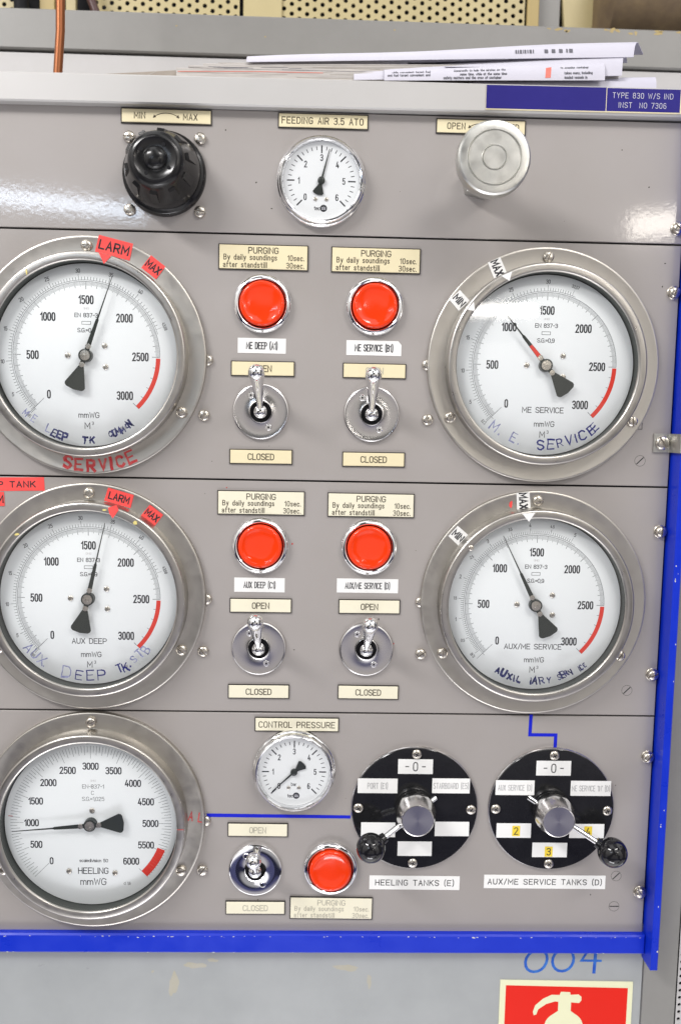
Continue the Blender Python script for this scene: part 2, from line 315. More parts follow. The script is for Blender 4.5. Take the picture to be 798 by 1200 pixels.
def text(mb, s, x, z, cap, h, k=1.0, gap=1.5, w=.7, align='c', rot=0, slant=0, arc=None, jit=0):
    """cap height in mm, k = width factor, gap/w in sixths of the cap height; arc=(r, deg): letters stand on a circle"""
    u = cap / 6; tw = text_width(s, k, gap); cur = {'c': -tw / 2, 'l': 0, 'r': -tw}[align]; dh = 0
    for c in s:
        if c == ' ': cur += 2.4 * k + gap; continue
        st, gw = glyph(c); gc = cur + gw * k / 2
        jr = random.uniform(-jit, jit) * .12; jx = random.uniform(-jit, jit) * .5; jz = random.uniform(-jit, jit) * .6; js = 1 + random.uniform(-jit, jit) * .12
        def mp(px, pz, gc=gc, jr=jr, jx=jx, jz=jz, js=js):
            lx = (px - gc) * js; lz = (pz - 3) * js; lx, lz = lx * math.cos(jr) - lz * math.sin(jr), lx * math.sin(jr) + lz * math.cos(jr)
            lx += jx + slant * lz; lz += jz
            if arc:
                r, a = arc                     # bottom arc, reads left to right with feet outwards
                t = R(a) + (gc * u) / r; ct, s_ = math.cos(t), math.sin(t)
                X, Z = r * s_, -r * ct
                return (x + X + (lx * ct - lz * s_) * u, z + Z + (lx * s_ + lz * ct) * u)
            X, Z = (gc + lx) * u, lz * u
            cr_, sr = math.cos(R(rot)), math.sin(R(rot))
            return (x + X * cr_ - Z * sr, z + X * sr + Z * cr_)
        for q in st:
            if jit:
                P0 = [Vector((cur + p.x * k, p.y)) for p in q]; P1 = [P0[0]]
                for a_, b_ in zip(P0, P0[1:]):
                    m_ = max(1, int((b_ - a_).length / 1.4)); P1 += [a_.lerp(b_, (i_ + 1) / m_) + Vector((random.uniform(-1, 1), random.uniform(-1, 1))) * .16 * jit for i_ in range(m_)]
                P1[-1] = P1[-1] + Vector((.05, .03))
                i_ = 0
                while i_ < len(P1) - 1:
                    j_ = min(len(P1) - 1, i_ + random.randint(2, 5)); mb.stroke(P1[i_:j_ + 1], w * random.uniform(.6, 1.35), h + dh, mp); dh = (dh + .02) % .1; i_ = j_
                continue
            mb.stroke([(cur + p.x * k, p.y) for p in q], w, h + dh, mp); dh = (dh + .02) % .1
        cur += gw * k + gap

# ------------------------------------------------------------------ shared small meshes
def slot_head(r, t, slot=.9, dome=.35, cs=False):
    mb = MB(); mb.lathe([(r, 0), (r, t * .35), (r * .97, t * .4), (0, t * .4)], 24)
    for sgn in (1, -1):
        a0 = math.asin(slot / 2 / r); pts = [(r * math.cos(a0 + (math.pi - 2 * a0) * i / 12), r * math.sin(a0 + (math.pi - 2 * a0) * i / 12)) for i in range(13)]
        if sgn < 0: pts = [(-x, -z) for x, z in pts]
        n = len(pts); rings = []
        for f, hh in ((1, t * .36), (.97, t * .62), (.82, t * (.82 + .1 * dome)), (.5, t * (.95 + .2 * dome))):
            rings.append([mb.pt(x * f, sgn * (slot / 2 + (abs(z) - slot / 2) * f), hh) for x, z in pts])
        for p, q in zip(rings, rings[1:]):
            for i in range(n): mb.face((p[i], p[(i + 1) % n], q[(i + 1) % n], q[i]))
        mb.face(rings[-1])
    return mb
SM = {}
SM['flange'] = slot_head(4.6, 3.0, 1.0).mesh('flange_screw', NICKEL)
SM['panel'] = slot_head(4.8, 3.4, 1.1).mesh('panel_screw', NICKEL)
SM['dial'] = slot_head(2.3, 1.2, .5, 0).mesh('dial_screw', NICKEL)
def raised_screw():
    mb = slot_head(5.6, 4.6, 1.2); mb2 = MB(); mb2.lathe([(6.6, 0), (6.6, 1.0), (6.2, 1.3), (0, 1.3)], 24); off = len(mb.v)
    mb.v = [(x, y - 1.2 * S, z) for x, y, z in mb.v] + mb2.v; mb.f += [tuple(i + off for i in f) for f in mb2.f]; mb.mi += mb2.mi; return mb
SM['edge'] = raised_screw().mesh('edge_screw', NICKEL)
def flush_screw():
    mb = MB(); mb.lathe([(4.6, -.1), (4.6, .06), (0, .06)], 28)
    mb.cur = 1; mb.rect(-4.2, -.42, 4.2, .42, .03, .09)
    for i in range(1): mb.stroke(circle(4.6, 28) + [circle(4.6, 28)[0]], .25, .08)
    return mb
SM['flush'] = flush_screw().mesh('flush_screw', [PAINT, DARK])
def cross_head():
    mb = MB(); mb.lathe([(4.4, 0), (4.4, .5), (3.9, 1.3), (2.6, 1.9), (1.4, 2.05), (0, 2.1)], 28)
    mb.cur = 1
    for a in (45, 135):
        c, s_ = math.cos(R(a)), math.sin(R(a)); mb.prism([(c * x - s_ * z, s_ * x + c * z) for x, z in ((-2.0, -.4), (2.0, -.4), (2.0, .4), (-2.0, .4))], 1.5, 2.14 + (a > 90) * .01)
    return mb
SM['cross'] = cross_head().mesh('cross_screw', [NICKEL, DARK])
def small_cross():
    mb = MB(); mb.lathe([(2.7, 0), (2.7, .3), (2.2, .75), (0, .85)], 20); mb.cur = 1; mb.lathe([(.9, .5), (.9, .95), (0, .95)], 8); return mb
SM['plate'] = small_cross().mesh('plate_screw', [CHROME, DARK])
def screw(kind, name, parent, x, z, h, ang=None):
    o = link(name, SM[kind], parent, (x, z, h)); o.rotation_euler = (0, R(random.uniform(0, 180) if ang is None else ang), 0); return o

# ------------------------------------------------------------------ panels and frame (the setting)
XL, XR = -430, 293.4
def panel(z0, z1, label):
    mb = MB(); mb.rect(XL, z0, XR, z1, -3, 0, .45); o = mb.build('front_panel', PAINT); return tag(o, label, 'panel', 'grey front plates of the control panel')
p0 = panel(199.9, 297.5, 'topmost grey panel plate carrying the black regulator knob and the handwheel')
p1 = panel(-4.4, 198.3, 'grey panel plate with the ME SERVICE gauge, second plate from the top')
p2 = panel(-208.2, -5.9, 'grey panel plate with the AUX DEEP and AUX/ME SERVICE gauges')
p3 = panel(-411.5, -209.7, 'lowest grey panel plate carrying the black selector discs and heeling gauge')
mb = MB(); mb.rect(XL, -440, 296, 298, -12, -3.2); tag(mb.build('panel_backing', DARK), kind='structure')
def stain_poly(cx, cz, rx, rz, n=26, rough=.35):
    out = []; ph = [random.uniform(0, 6.28) for _ in range(4)]
    for i in range(n):
        a = 2 * math.pi * i / n; k = 1 + rough * (.5 * math.sin(2 * a + ph[0]) + .3 * math.sin(3 * a + ph[1]) + .3 * math.sin(5 * a + ph[2]) + .15 * math.sin(9 * a + ph[3]))
        out.append((cx + rx * k * math.cos(a), cz + rz * k * math.sin(a)))
    return out
mb = MB(); mb.rect(XL, -760, 296.6, -405, -8, -2, .4); cab = tag(mb.build('cabinet_front', CAB), kind='structure')
mb = MB()
for a in ((-112, -446, 9, 3.0), (-96, -441, 5, 1.6), (-131, -464, 4.2, 11), (25, -448, 10, 3.2), (46, -461, 2.2, 6), (-150, -452, 1.2, 1.2)): mb.poly(stain_poly(*a), -1.95)
tag(mb.build('glue_stains', STAIN, cab), kind='stuff')
mb = MB(); mb.rect(298.2, -760, 329, 560, -8, -2.2, .5); tag(mb.build('cabinet_side_post', CABR), kind='structure')
mb = MB()
for a in ((-444, 1.4), (-452, 1.0), (-470, 1.2)): mb.poly(stain_poly(random.uniform(303, 322), a[0], a[1], a[1] * 1.5), -2.15)
# plate screws
for p_, z0 in ((p1, 95.8), (p2, -107.8), (p3, -307.1)):
    screw('panel', 'panel_screw', p_, -105.3, z0 - 47, 0)
    screw('panel', 'panel_screw', p_, -102.6, z0 - 1, 0, 90)
    if p_ is not p3:
        screw('panel', 'panel_screw', p_, 83.8, z0 - 47, 0); screw('panel', 'panel_screw', p_, 82.4, z0 - 1, 0, 90)
for p_, z0 in ((p0, 212.2), (p1, 159.6), (p2, -43.6), (p2, -170.7), (p3, -245.9), (p3, -372.7)): screw('edge', 'edge_screw', p_, 288.9, z0, 0).scale = (.86, .9, .86)
for p_, z0, x0 in ((p1, 17.3, 268), (p2, -185.6, 267.4), (p3, -357.9, 266.8), (p3, -386.8, 266.3)): screw('flush', 'flush_screw', p_, x0, z0, 0, -45 if z0 > -380 else 0)
for p_, z0 in ((p1, 47), (p2, -151)):            # scribed marks beside the right gauges
    mb = MB(); mb.stroke([(268.2, z0 + 2.6), (268.2, z0 - 2.6), (263, z0 - 2.6)], .5, .04); mb.build('scribed_mark', DARK, p_)

# specks and hand grime on the plates
SPECK = mat('dried_speck', (.06, .05, .045), .6, spec=.1); SPECKR = mat('red_speck', (.50, .05, .05), .6, spec=.1)
for p_, z0, z1 in ((p0, 205, 290), (p1, 5, 192), (p2, -200, -12), (p3, -405, -216)):
    mb = MB()
    for _ in range(9): r = random.uniform(.25, .7); mb.poly(stain_poly(random.uniform(-110, 285), random.uniform(z0, z1), r, r * random.uniform(.6, 1.3), 9), .02)
    tag(mb.build('specks', SPECK, p_), kind='stuff')
mb = MB(); mb.poly(stain_poly(-29.5, -59.5, .8, .8, 9), .05); mb.poly(stain_poly(-86, -12, .6, .5, 9), .05); mb.poly(stain_poly(60, -146, .5, .6, 9), .05); tag(mb.build('red_specks', SPECKR, p2), kind='stuff')

# top rail (aluminium) above the panels
mb = MB(); mb.prism([(XL, 295.9), (340, 299.8), (340, 321.9), (XL, 318.6)], -8, 9, 1.2, True)
rail = tag(mb.build('top_rail', ALU), 'pale aluminium rail running along the top of the control panel', 'rail')
mb = MB(); mb.prism([(122.6, 300.3), (282.6, 301.2), (282.6, 320.3), (122.6, 319.4)], 9, 9.9, .25)
pl = tag(mb.build('type_plate', CREAM), 'dark blue engraved type plate on the right end of the top rail', 'plate')
mb = MB(); mb.prism([(122.6, 301.2), (220.4, 301.7), (220.4, 320.1), (122.6, 319.4)], 9.9, 10.05); mb.build('blue_field', NAVY, pl)
mb = MB(); mb.prism([(221.0, 301.8), (281.4, 302.1), (281.4, 320.1), (221.0, 319.8)], 9.9, 10.05); mb.build('blue_field', NAVY, pl)
mb = MB(); text(mb, 'TYPE 830 W/S IND', 250.5, 314.4, 4.0, 10.09, .85, 1.9, .6, rot=.3); text(mb, 'INST  NO 7306', 250.5, 306.9, 4.0, 10.09, .85, 1.9, .6, rot=.3); mb.build('lettering', WHITEP, pl)

# blue frame
mb = MB(); mb.rect(XL, -429.2, 294.6, -411.2, -9, 6.2, 1.4, True)
tag(mb.build('blue_bottom_bar', BLUE), 'blue painted steel bar running along the bottom edge of the panel', 'bar')
bar = bpy.data.objects['blue_bottom_bar']
mb = MB()
for _ in range(60):
    x = random.uniform(-280, 290); r = random.uniform(.2, .95) * (1.5 if random.random() < .15 else .8)
    zz = -412.9 - abs(random.gauss(0, .5)) if random.random() < .75 else -428.2
    mb.poly(stain_poly(x, zz, r * 1.3, r * .6, 9), 6.24)
tag(mb.build('paint_chips', CHIP, bar), kind='stuff')
mb = MB(); mb.rect(294.9, -436, 301.4, 560, -8, 20, 1.0, True)
ups = tag(mb.build('blue_side_rail', BLUE), 'tall blue painted steel rail standing along the right edge of the panel', 'rail')
mb = MB()
for _ in range(16):
    z = random.uniform(-420, 250); r = random.uniform(.3, .9); mb.poly(stain_poly(random.choice((296.4, 300, 298.5)), z, r * .6, r * 1.2, 9), 20.05)
tag(mb.build('paint_chips', CHIP, ups), kind='stuff')
# clamp on the blue rail
t = thing('clamp_bracket', 'small bent steel clamp screwed over the blue side rail', 'bracket', 286, 33)
mb = MB(); P_ = [(-7.6, 0.3), (8.0, 0.3), (8.2, 20.6), (22, 20.6)]
prof = [(-7.6, 0, .3), (7.2, 0, .3)]
th_ = 1.6
def strip(mb, pts, z0, z1, th):
    n = len(pts); A = []
    for i, (x, h) in enumerate(pts):
        a = Vector(pts[max(i - 1, 0)]); b = Vector(pts[min(i + 1, n - 1)]); d = (b - a).normalized(); nn = Vector((-d.y, d.x)) * th
        A.append([mb.pt(x, z0, h), mb.pt(x, z1, h), mb.pt(x + nn.x, z1, h + nn.y), mb.pt(x + nn.x, z0, h + nn.y)])
    for p, q in zip(A, A[1:]):
        for k in range(4): mb.face((p[k], q[k], q[(k + 1) % 4], p[(k + 1) % 4])[::-1])
    mb.face(A[0]); mb.face(A[-1][::-1])
strip(mb, [(-7.6, .4), (5.5, .4), (7.0, 1.6), (7.4, 4), (7.6, 18.5), (8.3, 20.3), (9.8, 20.6), (22, 20.6)], -8, 8, 1.5)
mb.build('strap', ZINC, t)
screw('panel', 'screw', t, -.5, 0, 1.9, 60).scale = (1.25, 1, 1.25)

# ------------------------------------------------------------------ big gauges
def gauge_shared():
    d = {}
    mb = MB(); mb.lathe([(98, 0), (98, 4.2), (97.7, 4.9), (97.0, 5.3), (96.0, 5.32), (95.6, 5.2), (84, 5.2), (70, 5.2)], 128); d['flange'] = mb.mesh('flange', STEELF)
    mb = MB(); mb.lathe([(83.6, 5.0), (83.6, 8), (83.2, 9), (83.2, 17.8), (82.9, 18.9), (82.2, 19.7), (81.2, 20.0), (77.4, 20.0), (76.4, 19.8), (75.8, 19.2), (75.6, 18.2)], 128); d['bezel'] = mb.mesh('bezel', STEEL)
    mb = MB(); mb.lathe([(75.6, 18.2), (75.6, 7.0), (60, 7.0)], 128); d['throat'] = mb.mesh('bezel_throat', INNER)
    mb = MB(); mb.lathe([(75.5, 17.0), (0, 17.0)], 96); d['glass'] = mb.mesh('glass', GLASS, 0)
    mb = MB(); mb.lathe([(74.7, 7.0), (74.7, 8.8), (74.4, 9), (0, 9)], 128); d['dial'] = mb.mesh('dial', DIAL)
    mb = MB()
    mb.prism([(-.22, 67), (-.6, 32), (-1.2, 30.5), (-1.9, 7), (-2.0, -9), (-3.2, -12), (-8.6, -25.5), (-8.2, -27.3), (-6.6, -28.6), (0, -29.6), (6.6, -28.6), (8.2, -27.3), (8.6, -25.5), (3.2, -12), (2.0, -9), (1.9, 7), (1.2, 30.5), (.6, 32), (.22, 67)], 13.4, 14.0); d['needle'] = mb.mesh('needle', NEEDLE)
    mb = MB(); mb.lathe([(5.4, 9.1), (5.4, 14.4), (4.9, 14.6), (0, 14.6)], 32); mb.cur = 1; mb.lathe([(4.2, 14.5), (4.1, 15.0), (1.5, 15.1), (1.3, 15.4), (0, 15.5)], 32)
    mb.lathe([(2.4, 13.9), (2.2, 14.8), (0, 14.9)], 20, 0, 7.9); mb.lathe([(2.4, 13.9), (2.2, 14.8), (0, 14.9)], 20, 0, -7.9)
    d['hub'] = mb.mesh('needle_hub', [NEEDLE, NICKEL])
    return d
GS = gauge_shared()
def ticks(mb, vals, r0f, ang, h):
    for i, v in enumerate(vals):
        a = ang(v); r0, r1, w = r0f(i, v); mb.stroke([dirn(a, r0), dirn(a, r1)], w, h)
def big_gauge(x, z, label, needle_deg, title, outer, kind='level', red_needle=False):
    t = thing('pressure_gauge', label, 'gauge', x, z, 'large round gauges on the control panel')
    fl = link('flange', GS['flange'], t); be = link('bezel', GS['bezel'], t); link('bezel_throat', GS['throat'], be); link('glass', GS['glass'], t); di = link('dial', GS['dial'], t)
    for a in (0, 120, 240):
        px, pz = dirn(a, 89.6); screw('flange', 'flange_screw', fl, px, pz, 5.2)
    if kind == 'level':
        mb = MB(); H = 9.04; ang = lambda v: -135 + v * .09
        mb.stroke(arcpts(60.3, -135, 90, 120), .3, H); mb.stroke(arcpts(61.4, -137, outer['end'], 120), .3, H)
        for i in range(0, 301):
            v = i * 10; a = ang(v)
            if v > 2500 and i % 10: continue
            L, w = (6.2, .34) if i % 50 == 0 else ((5.0, .28) if i % 10 == 0 else ((4.2, .22) if i % 5 == 0 else (3.2, .20)))
            mb.stroke([dirn(a, 60.2), dirn(a, 60.2 - L)], w * 1.25, H + .03)
        lab = outer['labels']
        for (a0, s0), (a1, s1) in zip(lab, lab[1:]):
            for k in range(outer['sub']):
                a = a0 + (a1 - a0) * k / outer['sub']; mb.stroke([dirn(a, 61.5), dirn(a, 61.5 + (4.6 if k == 0 else 2.4))], .32, H + .03)
        a = lab[-1][0]; mb.stroke([dirn(a, 61.5), dirn(a, 66)], .22, H + .01)
        mb.stroke([dirn(-135, 50), dirn(-135, 68)], .3, H + .05)
        tag(mb.build('scale_marks', INKG, di), kind='stuff')
        mb = MB()
        for i, v in enumerate(range(0, 3001, 500)):
            px, pz = dirn(ang(v), 44.2); pz += 1.3 if v == 1500 else (-.8 if v in (0, 3000) else 0); mb = MB(); text(mb, str(v), px, pz, 6.1, H, .58, 1.3, 1.08); mb.build('numeral', INK, di, 0)
        mb = MB()
        for a, s in lab:
            px, pz = dirn(a, 69.0)
            text(mb, s, px, pz, 2.9 if len(s) < 3 else 2.3, H, .75, 1.3, .9, rot=-a if len(s) > 3 else (-a * .5 if abs(a) < 60 else 0))
        text(mb, 'mmWG', 1.5, -48.6, 4.2, H, 1.0, 1.5, .8); text(mb, 'M', .2, -57.4, 4.8, H, 1.0, 1.5, .8); text(mb, '3', 4.7, -55.4, 2.4, H, .9, 1, .9)
        text(mb, 'EN 837-3', 0, 33, 3.1, H, 1.0, 1.3, .95); text(mb, 'S.G.=0,9', 0, 20.8, 3.1, H, 1.0, 1.3, .95)
        mb.stroke([(-3.6, 25.6), (3.6, 25.6), (3.6, 28), (-3.6, 28), (-3.6, 25.6)], .35, H)
        text(mb, 'cl. 1,6', 30, -58.5, 2.0, H, .8, 1.2, .7)
        if title: text(mb, title, 0, -37, 4.3, H, 1.0, 1.5, .85)
        mb.build('lettering', INKG if False else INK, di)
        mb = MB(); text(mb, '0II-IIOI', 0, 38.5, 1.6, H, 1.0, 1.0, .6); mb.build('faint_lettering', INKF, di)
        mb = MB(); A = arcpts(60.6, 91, 135, 24); B = arcpts(57.0, 91, 135, 24)
        for i in range(24): mb.poly([B[i], B[i + 1], A[i + 1], A[i]][::-1], H + .05)
        mb.build('red_band', REDP, di)
        for px, pz in ((-15.4, 0), (15, 8.4), (15.6, -8.8)): screw('dial', 'dial_screw', di, px, pz, 9)
    else:
        mb = MB(); H = 9.04; ang = lambda v: -135 + v * .045
        for i in range(0, 121):
            v = i * 50; L = 11 if i % 10 == 0 else (8 if i % 2 == 0 else 5.5); mb.stroke([dirn(ang(v), 69.6), dirn(ang(v), 69.6 - L)], .3, H)
        mb.stroke([dirn(-135, 69.6), dirn(-135, 52)], .3, H + .01)
        tag(mb.build('scale_marks', INKG, di), kind='stuff')
        mb = MB()
        for v in range(0, 6001, 500):
            px, pz = dirn(ang(v), 51.5 if v not in (0, 6000) else 49); mb = MB(); text(mb, str(v), px, pz, 5.5, H, .72, 1.25, 1.08); mb.build('numeral', INK, di, 0)
        mb = MB(); text(mb, 'HEELING', 1.5, -43.6, 5.2, H, .95, 1.3, .8); text(mb, 'mmWG', 1.5, -53.6, 5.6, H, 1.0, 1.4, .72); text(mb, 'scaledivision 50', 2, -34.2, 2.7, H, 1.0, 1.2, .9)
        text(mb, 'EN-837-1', 2, 33.2, 3.3, H, 1.0, 1.2, .6); text(mb, 'S.G.=1,025', 2, 22.0, 3.3, H, 1.0, 1.2, .6); text(mb, 'C', 1.5, 27.5, 3.2, H, 1.0, 1.2, .6); text(mb, 'cl 1,6', 31, -55, 2.4, H, .8, 1.2, .7)
        mb.build('lettering', INK, di)
        mb = MB(); text(mb, '0II-IIOI', 2, 38.5, 1.6, H, 1.0, 1.0, .6); mb.build('faint_lettering', INKF, di)
        mb = MB(); A = arcpts(68.6, 111, 135, 16); B = arcpts(61.6, 111, 135, 16)
        for i in range(16): mb.poly([B[i], B[i + 1], A[i + 1], A[i]][::-1], H + .05)
        mb.build('red_band', REDP, di)
        mb = MB()
        for v in range(5500, 6001, 50):
            if ang(v) >= 111: mb.stroke([dirn(ang(v), 69), dirn(ang(v), 61.6)], .25, H + .07)
        mb.stroke([dirn(90, 76.5), dirn(90, 82)], .5, 20.35)
        mb.stroke([dirn(-85, 68), dirn(-85, 71.5)], .5, H + .05)
        mb.build('band_marks', PENR, di)
        for px, pz in ((1, 11.5), (-19.5, -44), (20.5, -45.5)): screw('dial', 'dial_screw', di, px, pz, 9)
    nd = link('needle', GS['needle'], t); nd.rotation_euler = (0, R(needle_deg), 0); link('needle_hub', GS['hub'], nd)
    return t, di, fl, be
def seq(pairs): return [(a, s) for a, s in pairs]
LAB_L = seq([(-136, '1,66'), (-118.4, '5'), (-95, '10'), (-72.5, '15'), (-49.8, '20'), (-27.3, '25'), (-5.4, '30'), (17.3, '35'), (40, '40'), (68.5, '43,68')])
LAB_R = seq([(-134, '1,73'), (-117, '5'), (-94.5, '10'), (-71.5, '15'), (-49.5, '20'), (-26.5, '25'), (0, '30'), (19.5, '33,57')])
LAB_S = seq([(-131, '0,10'), (-117.8, '0.5'), (-101.5, '1'), (-86, '1.5'), (-70, '2'), (-54, '2.5'), (-38, '3'), (-20, '3.5'), (-5.5, '4'), (10.5, '4.5'), (28, '5')])
XGL, XGR = -201, 179.8; Z1, Z2, Z3 = 95.8, -107.8, -307.1
g1, d1, f1, b1 = big_gauge(XGL, Z1, 'large gauge with red SERVICE handwriting on the lower rim', 19.4, '', dict(labels=LAB_L, sub=10, end=72))
g2, d2, f2, b2 = big_gauge(XGR, Z1, 'large ME SERVICE gauge beside the steel clamp on the blue rail', -40.5, 'ME SERVICE', dict(labels=LAB_R, sub=10, end=22))
g3, d3, f3, b3 = big_gauge(XGL, Z2, 'large AUX DEEP gauge with red LARM and MAX tape on its rim', 13, 'AUX DEEP', dict(labels=LAB_L, sub=10, end=72))
g4, d4, f4, b4 = big_gauge(XGR, Z2, 'large AUX/ME SERVICE gauge with smudged blue handwriting on its glass', -26.8, 'AUX/ME SERVICE', dict(labels=LAB_S, sub=10, end=32))
g5, d5, f5, b5 = big_gauge(XGL, Z3, 'large HEELING gauge reading 0 to 6000 in the bottom left corner', -95, 'HEELING', None, 'heel')

# handwriting on the glass and rims
def ink(parent, m_, rows, name='handwriting'):
    mb = MB()
    for r in rows: text(mb, **r) if False else text(mb, r[0], 0, 0, r[1], r[2], **r[3])
    return mb.build(name, m_, parent, 0)
ink(g1, PENL, [('M E', 5.4, 17.1, dict(k=.8, gap=1.4, w=.9, arc=(67, -42), jit=1.2)), ('L', 6.2, 17.12, dict(k=.8, gap=1.4, w=.9, arc=(67, -26), jit=1))])
ink(g1, PENK, [('EEP', 5.4, 17.12, dict(k=.9, gap=2.0, w=1.5, arc=(68.5, -17.5), jit=1.3)),
            ('TK', 4.8, 17.14, dict(k=1.0, gap=2.4, w=1.6, arc=(69, 2.5), jit=1.3)), ('COMMON', 4.6, 17.16, dict(k=.75, gap=1.5, w=1.4, arc=(67, 26), jit=2.0))])
ink(f1, PENR, [('SERVICE', 9.0, 5.36, dict(k=.95, gap=2.8, w=1.35, arc=(90.2, 5.5), jit=.9))])
ink(g2, PENL, [('M. E.', 8.0, 17.1, dict(k=.85, gap=2.6, w=.75, arc=(66, -30), jit=.8))])
ink(g2, PENB, [('SERVICE', 7.4, 17.12, dict(k=1.0, gap=2.6, w=.9, arc=(65.5, 17), jit=1.2)), ('E', 7.0, 17.3, dict(k=1.0, gap=2.6, w=.9, arc=(65.2, 39), jit=1.5))])
ink(g3, PENL, [('AUX.', 7.8, 17.1, dict(k=1.0, gap=1.7, w=.65, arc=(63.5, -42), jit=1)), ('STB', 6.8, 17.16, dict(k=.8, gap=2.6, w=.8, arc=(64, 44), jit=1.2)), ('D', 8.8, 17.16, dict(k=1.1, gap=2.2, w=.8, arc=(64.5, -16), jit=1.2))])
ink(g3, PENB, [('EEP', 8.2, 17.12, dict(k=1.1, gap=2.6, w=.65, arc=(65, 2.5), jit=1)), ('TK.', 6, 17.14, dict(k=.9, gap=1.5, w=1.2, arc=(65, 28), jit=1.6))])
ink(g4, PENK, [('AUXIL', 5.0, 17.1, dict(k=1.0, gap=3.0, w=1.9, arc=(64.5, -21), jit=1.6)), ('IARY', 5.2, 17.1, dict(k=.95, gap=3.0, w=1.3, arc=(65, 5), jit=1.5)), ('SERV', 4.8, 17.14, dict(k=.75, gap=1.8, w=1.4, arc=(65, 24), jit=2.0)), ('ICE', 4.2, 17.14, dict(k=.7, gap=1.8, w=1.3, arc=(66, 38), jit=2.0))])
mb = MB(); mb.prism([(-1.7, 9.5), (1.7, 9.5), (1.35, 21), (-1.35, 21)], 14.0, 14.06); n2 = [c for c in g2.children if c.name.startswith('needle')][0]; mb.build('red_needle_mark', REDP, n2, 0)  # red reflection near the hub, painted as a strip of colour
mb = MB(); text(mb, 'A L', 90.2, 4.6, 8.0, 5.36, .62, 1.2, .75, rot=-8); mb.build('handwriting', PENR, f5)

mat_yel = mat('pale_yellow_paint', (.66, .56, .20), .5)
# stickers on gauge rims: polygons given in gauge-relative mm
def sticker(cx, cz, wd, hgt, rot, h, m_, label, cat, txt=None, tm=None, cap=5, trot=0, tx=0, name='tape_sticker', parent=None, group=None, **kw):
    c, s_ = math.cos(R(rot)), math.sin(R(rot)); rp = lambda x, z: (x * c - z * s_, x * s_ + z * c)
    o = thing(name, label, cat, cx, cz, group, h)
    mb = MB(); mb.prism([rp(-wd / 2, -hgt / 2), rp(wd / 2, -hgt / 2), rp(wd / 2 - .2, hgt / 2), rp(-wd / 2 + .3, hgt / 2)], 0.02, .22, .04); mb.build('tape', m_, o)
    if txt:
        mb = MB(); text(mb, txt, tx, 0, cap, .25, rot=rot + trot, **kw); mb.build('lettering', tm, o, 0)
    return o
def arrow(cx, cz, pts, h, m_, label, cat='marker'):
    o = thing('tape_arrow', label, cat, cx, cz, None, h); mb = MB(); mb.prism(pts, .02, .2, .03); mb.build('tape', m_, o); return o
def gp(gx, gz, deg, r): a = dirn(deg, r); return gx + a[0], gz + a[1]
g = (XGL, Z1)
sticker(g[0] + 22.4, g[1] + 88.4, 29, 14, -13.2, 5.4, REDT, 'larger red LARM tape label on the rim of the gauge above SERVICE', 'label', 'LARM', TAPEB, 6.6, k=.95, gap=2, w=1.25)
arrow(g[0], g[1], [(13.4, 81.6), (17.5, 72.6), (23.6, 79.2)], 20.3, REDT, 'red tape triangle under the LARM label of the upper left gauge', 'marker')
sticker(g[0] + 54.4, g[1] + 73.5, 15.2, 13, -37, 5.4, REDT, 'red MAX tape label on the rim of the upper left gauge', 'label', 'MAX', TAPEB, 5.6, k=.8, gap=1.5, w=1.3)
g = (XGL, Z2)
sticker(g[0] + 25.2, g[1] + 85.9, 22.9, 11.6, -15.5, 5.4, REDT, 'smaller red LARM tape label above the AUX DEEP gauge dial', 'label', 'LARM', TAPEB, 5.4, k=.85, gap=1.6, w=1.25)
arrow(g[0], g[1], [(19.4, 79), (20.4, 74), (23.2, 70), (28.2, 77.2), (26.4, 81.2)], 20.3, REDT, 'folded red tape arrow pointing at the AUX DEEP dial', 'marker')
sticker(g[0] + 52.9, g[1] + 71.6, 14.6, 12, -37.5, 5.4, REDT, 'red MAX tape label on the rim of the AUX DEEP gauge', 'label', 'MAX', TAPEB, 5.2, k=.8, gap=1.5, w=1.3)
sticker(-276, -12.5, 72.6, 11.4, 1.4, .05, REDT, 'long red tape label reading DEEP TANK, cut by the left photo edge', 'label', 'DEEP TANK', TAPEB, 4.6, tx=4.5, k=1.25, gap=2.5, w=1.2)
sticker(-288, -25.3, 29, 12, 1.4, .3, REDT, 'short red tape label just under the red TANK label at the left edge', 'label', 'ALARM', TAPEB, 6.0, k=.9, gap=2, w=1.1)
g = (XGR, Z1)
sticker(g[0] - 42.4, g[1] + 79.9, 11.8, 14.0, 25, 5.4, TAPE, 'white MAX tape label on the rim of the ME SERVICE gauge', 'label', 'MAX', TAPEB, 6.0, -90, k=.72, gap=1.5, w=1.35)
arrow(g[0], g[1], [(-42, 70.8), (-34.8, 67), (-33, 74.6)], 20.3, TAPE, 'white tape triangle next to the MAX label of the ME SERVICE gauge', 'marker')
sticker(g[0] - 73, g[1] + 52.6, 12.4, 12, 44, 5.4, TAPE, 'white MIN tape label on the rim of the ME SERVICE gauge', 'label', 'MIN', TAPEB, 5.4, -90, k=.8, gap=1.6, w=1.35)
arrow(g[0], g[1], [(-68.8, 43.2), (-62.2, 42), (-63.4, 49.8)], 20.3, TAPE, 'white tape triangle next to the MIN label of the ME SERVICE gauge', 'marker')
g = (XGR, Z2)
sticker(g[0] - 12.5, g[1] + 89.3, 11.8, 14.6, 5.5, 5.4, TAPE, 'white MAX tape label beside a screw on the AUX/ME SERVICE gauge rim', 'label', 'MAX', TAPEB, 6.2, -90, k=.74, gap=1.5, w=1.35)
arrow(g[0], g[1], [(-16.8, 79.8), (-10.6, 73), (-5.5, 80.8)], 20.3, TAPE, 'white tape triangle below the MAX label of the AUX/ME SERVICE gauge', 'marker')
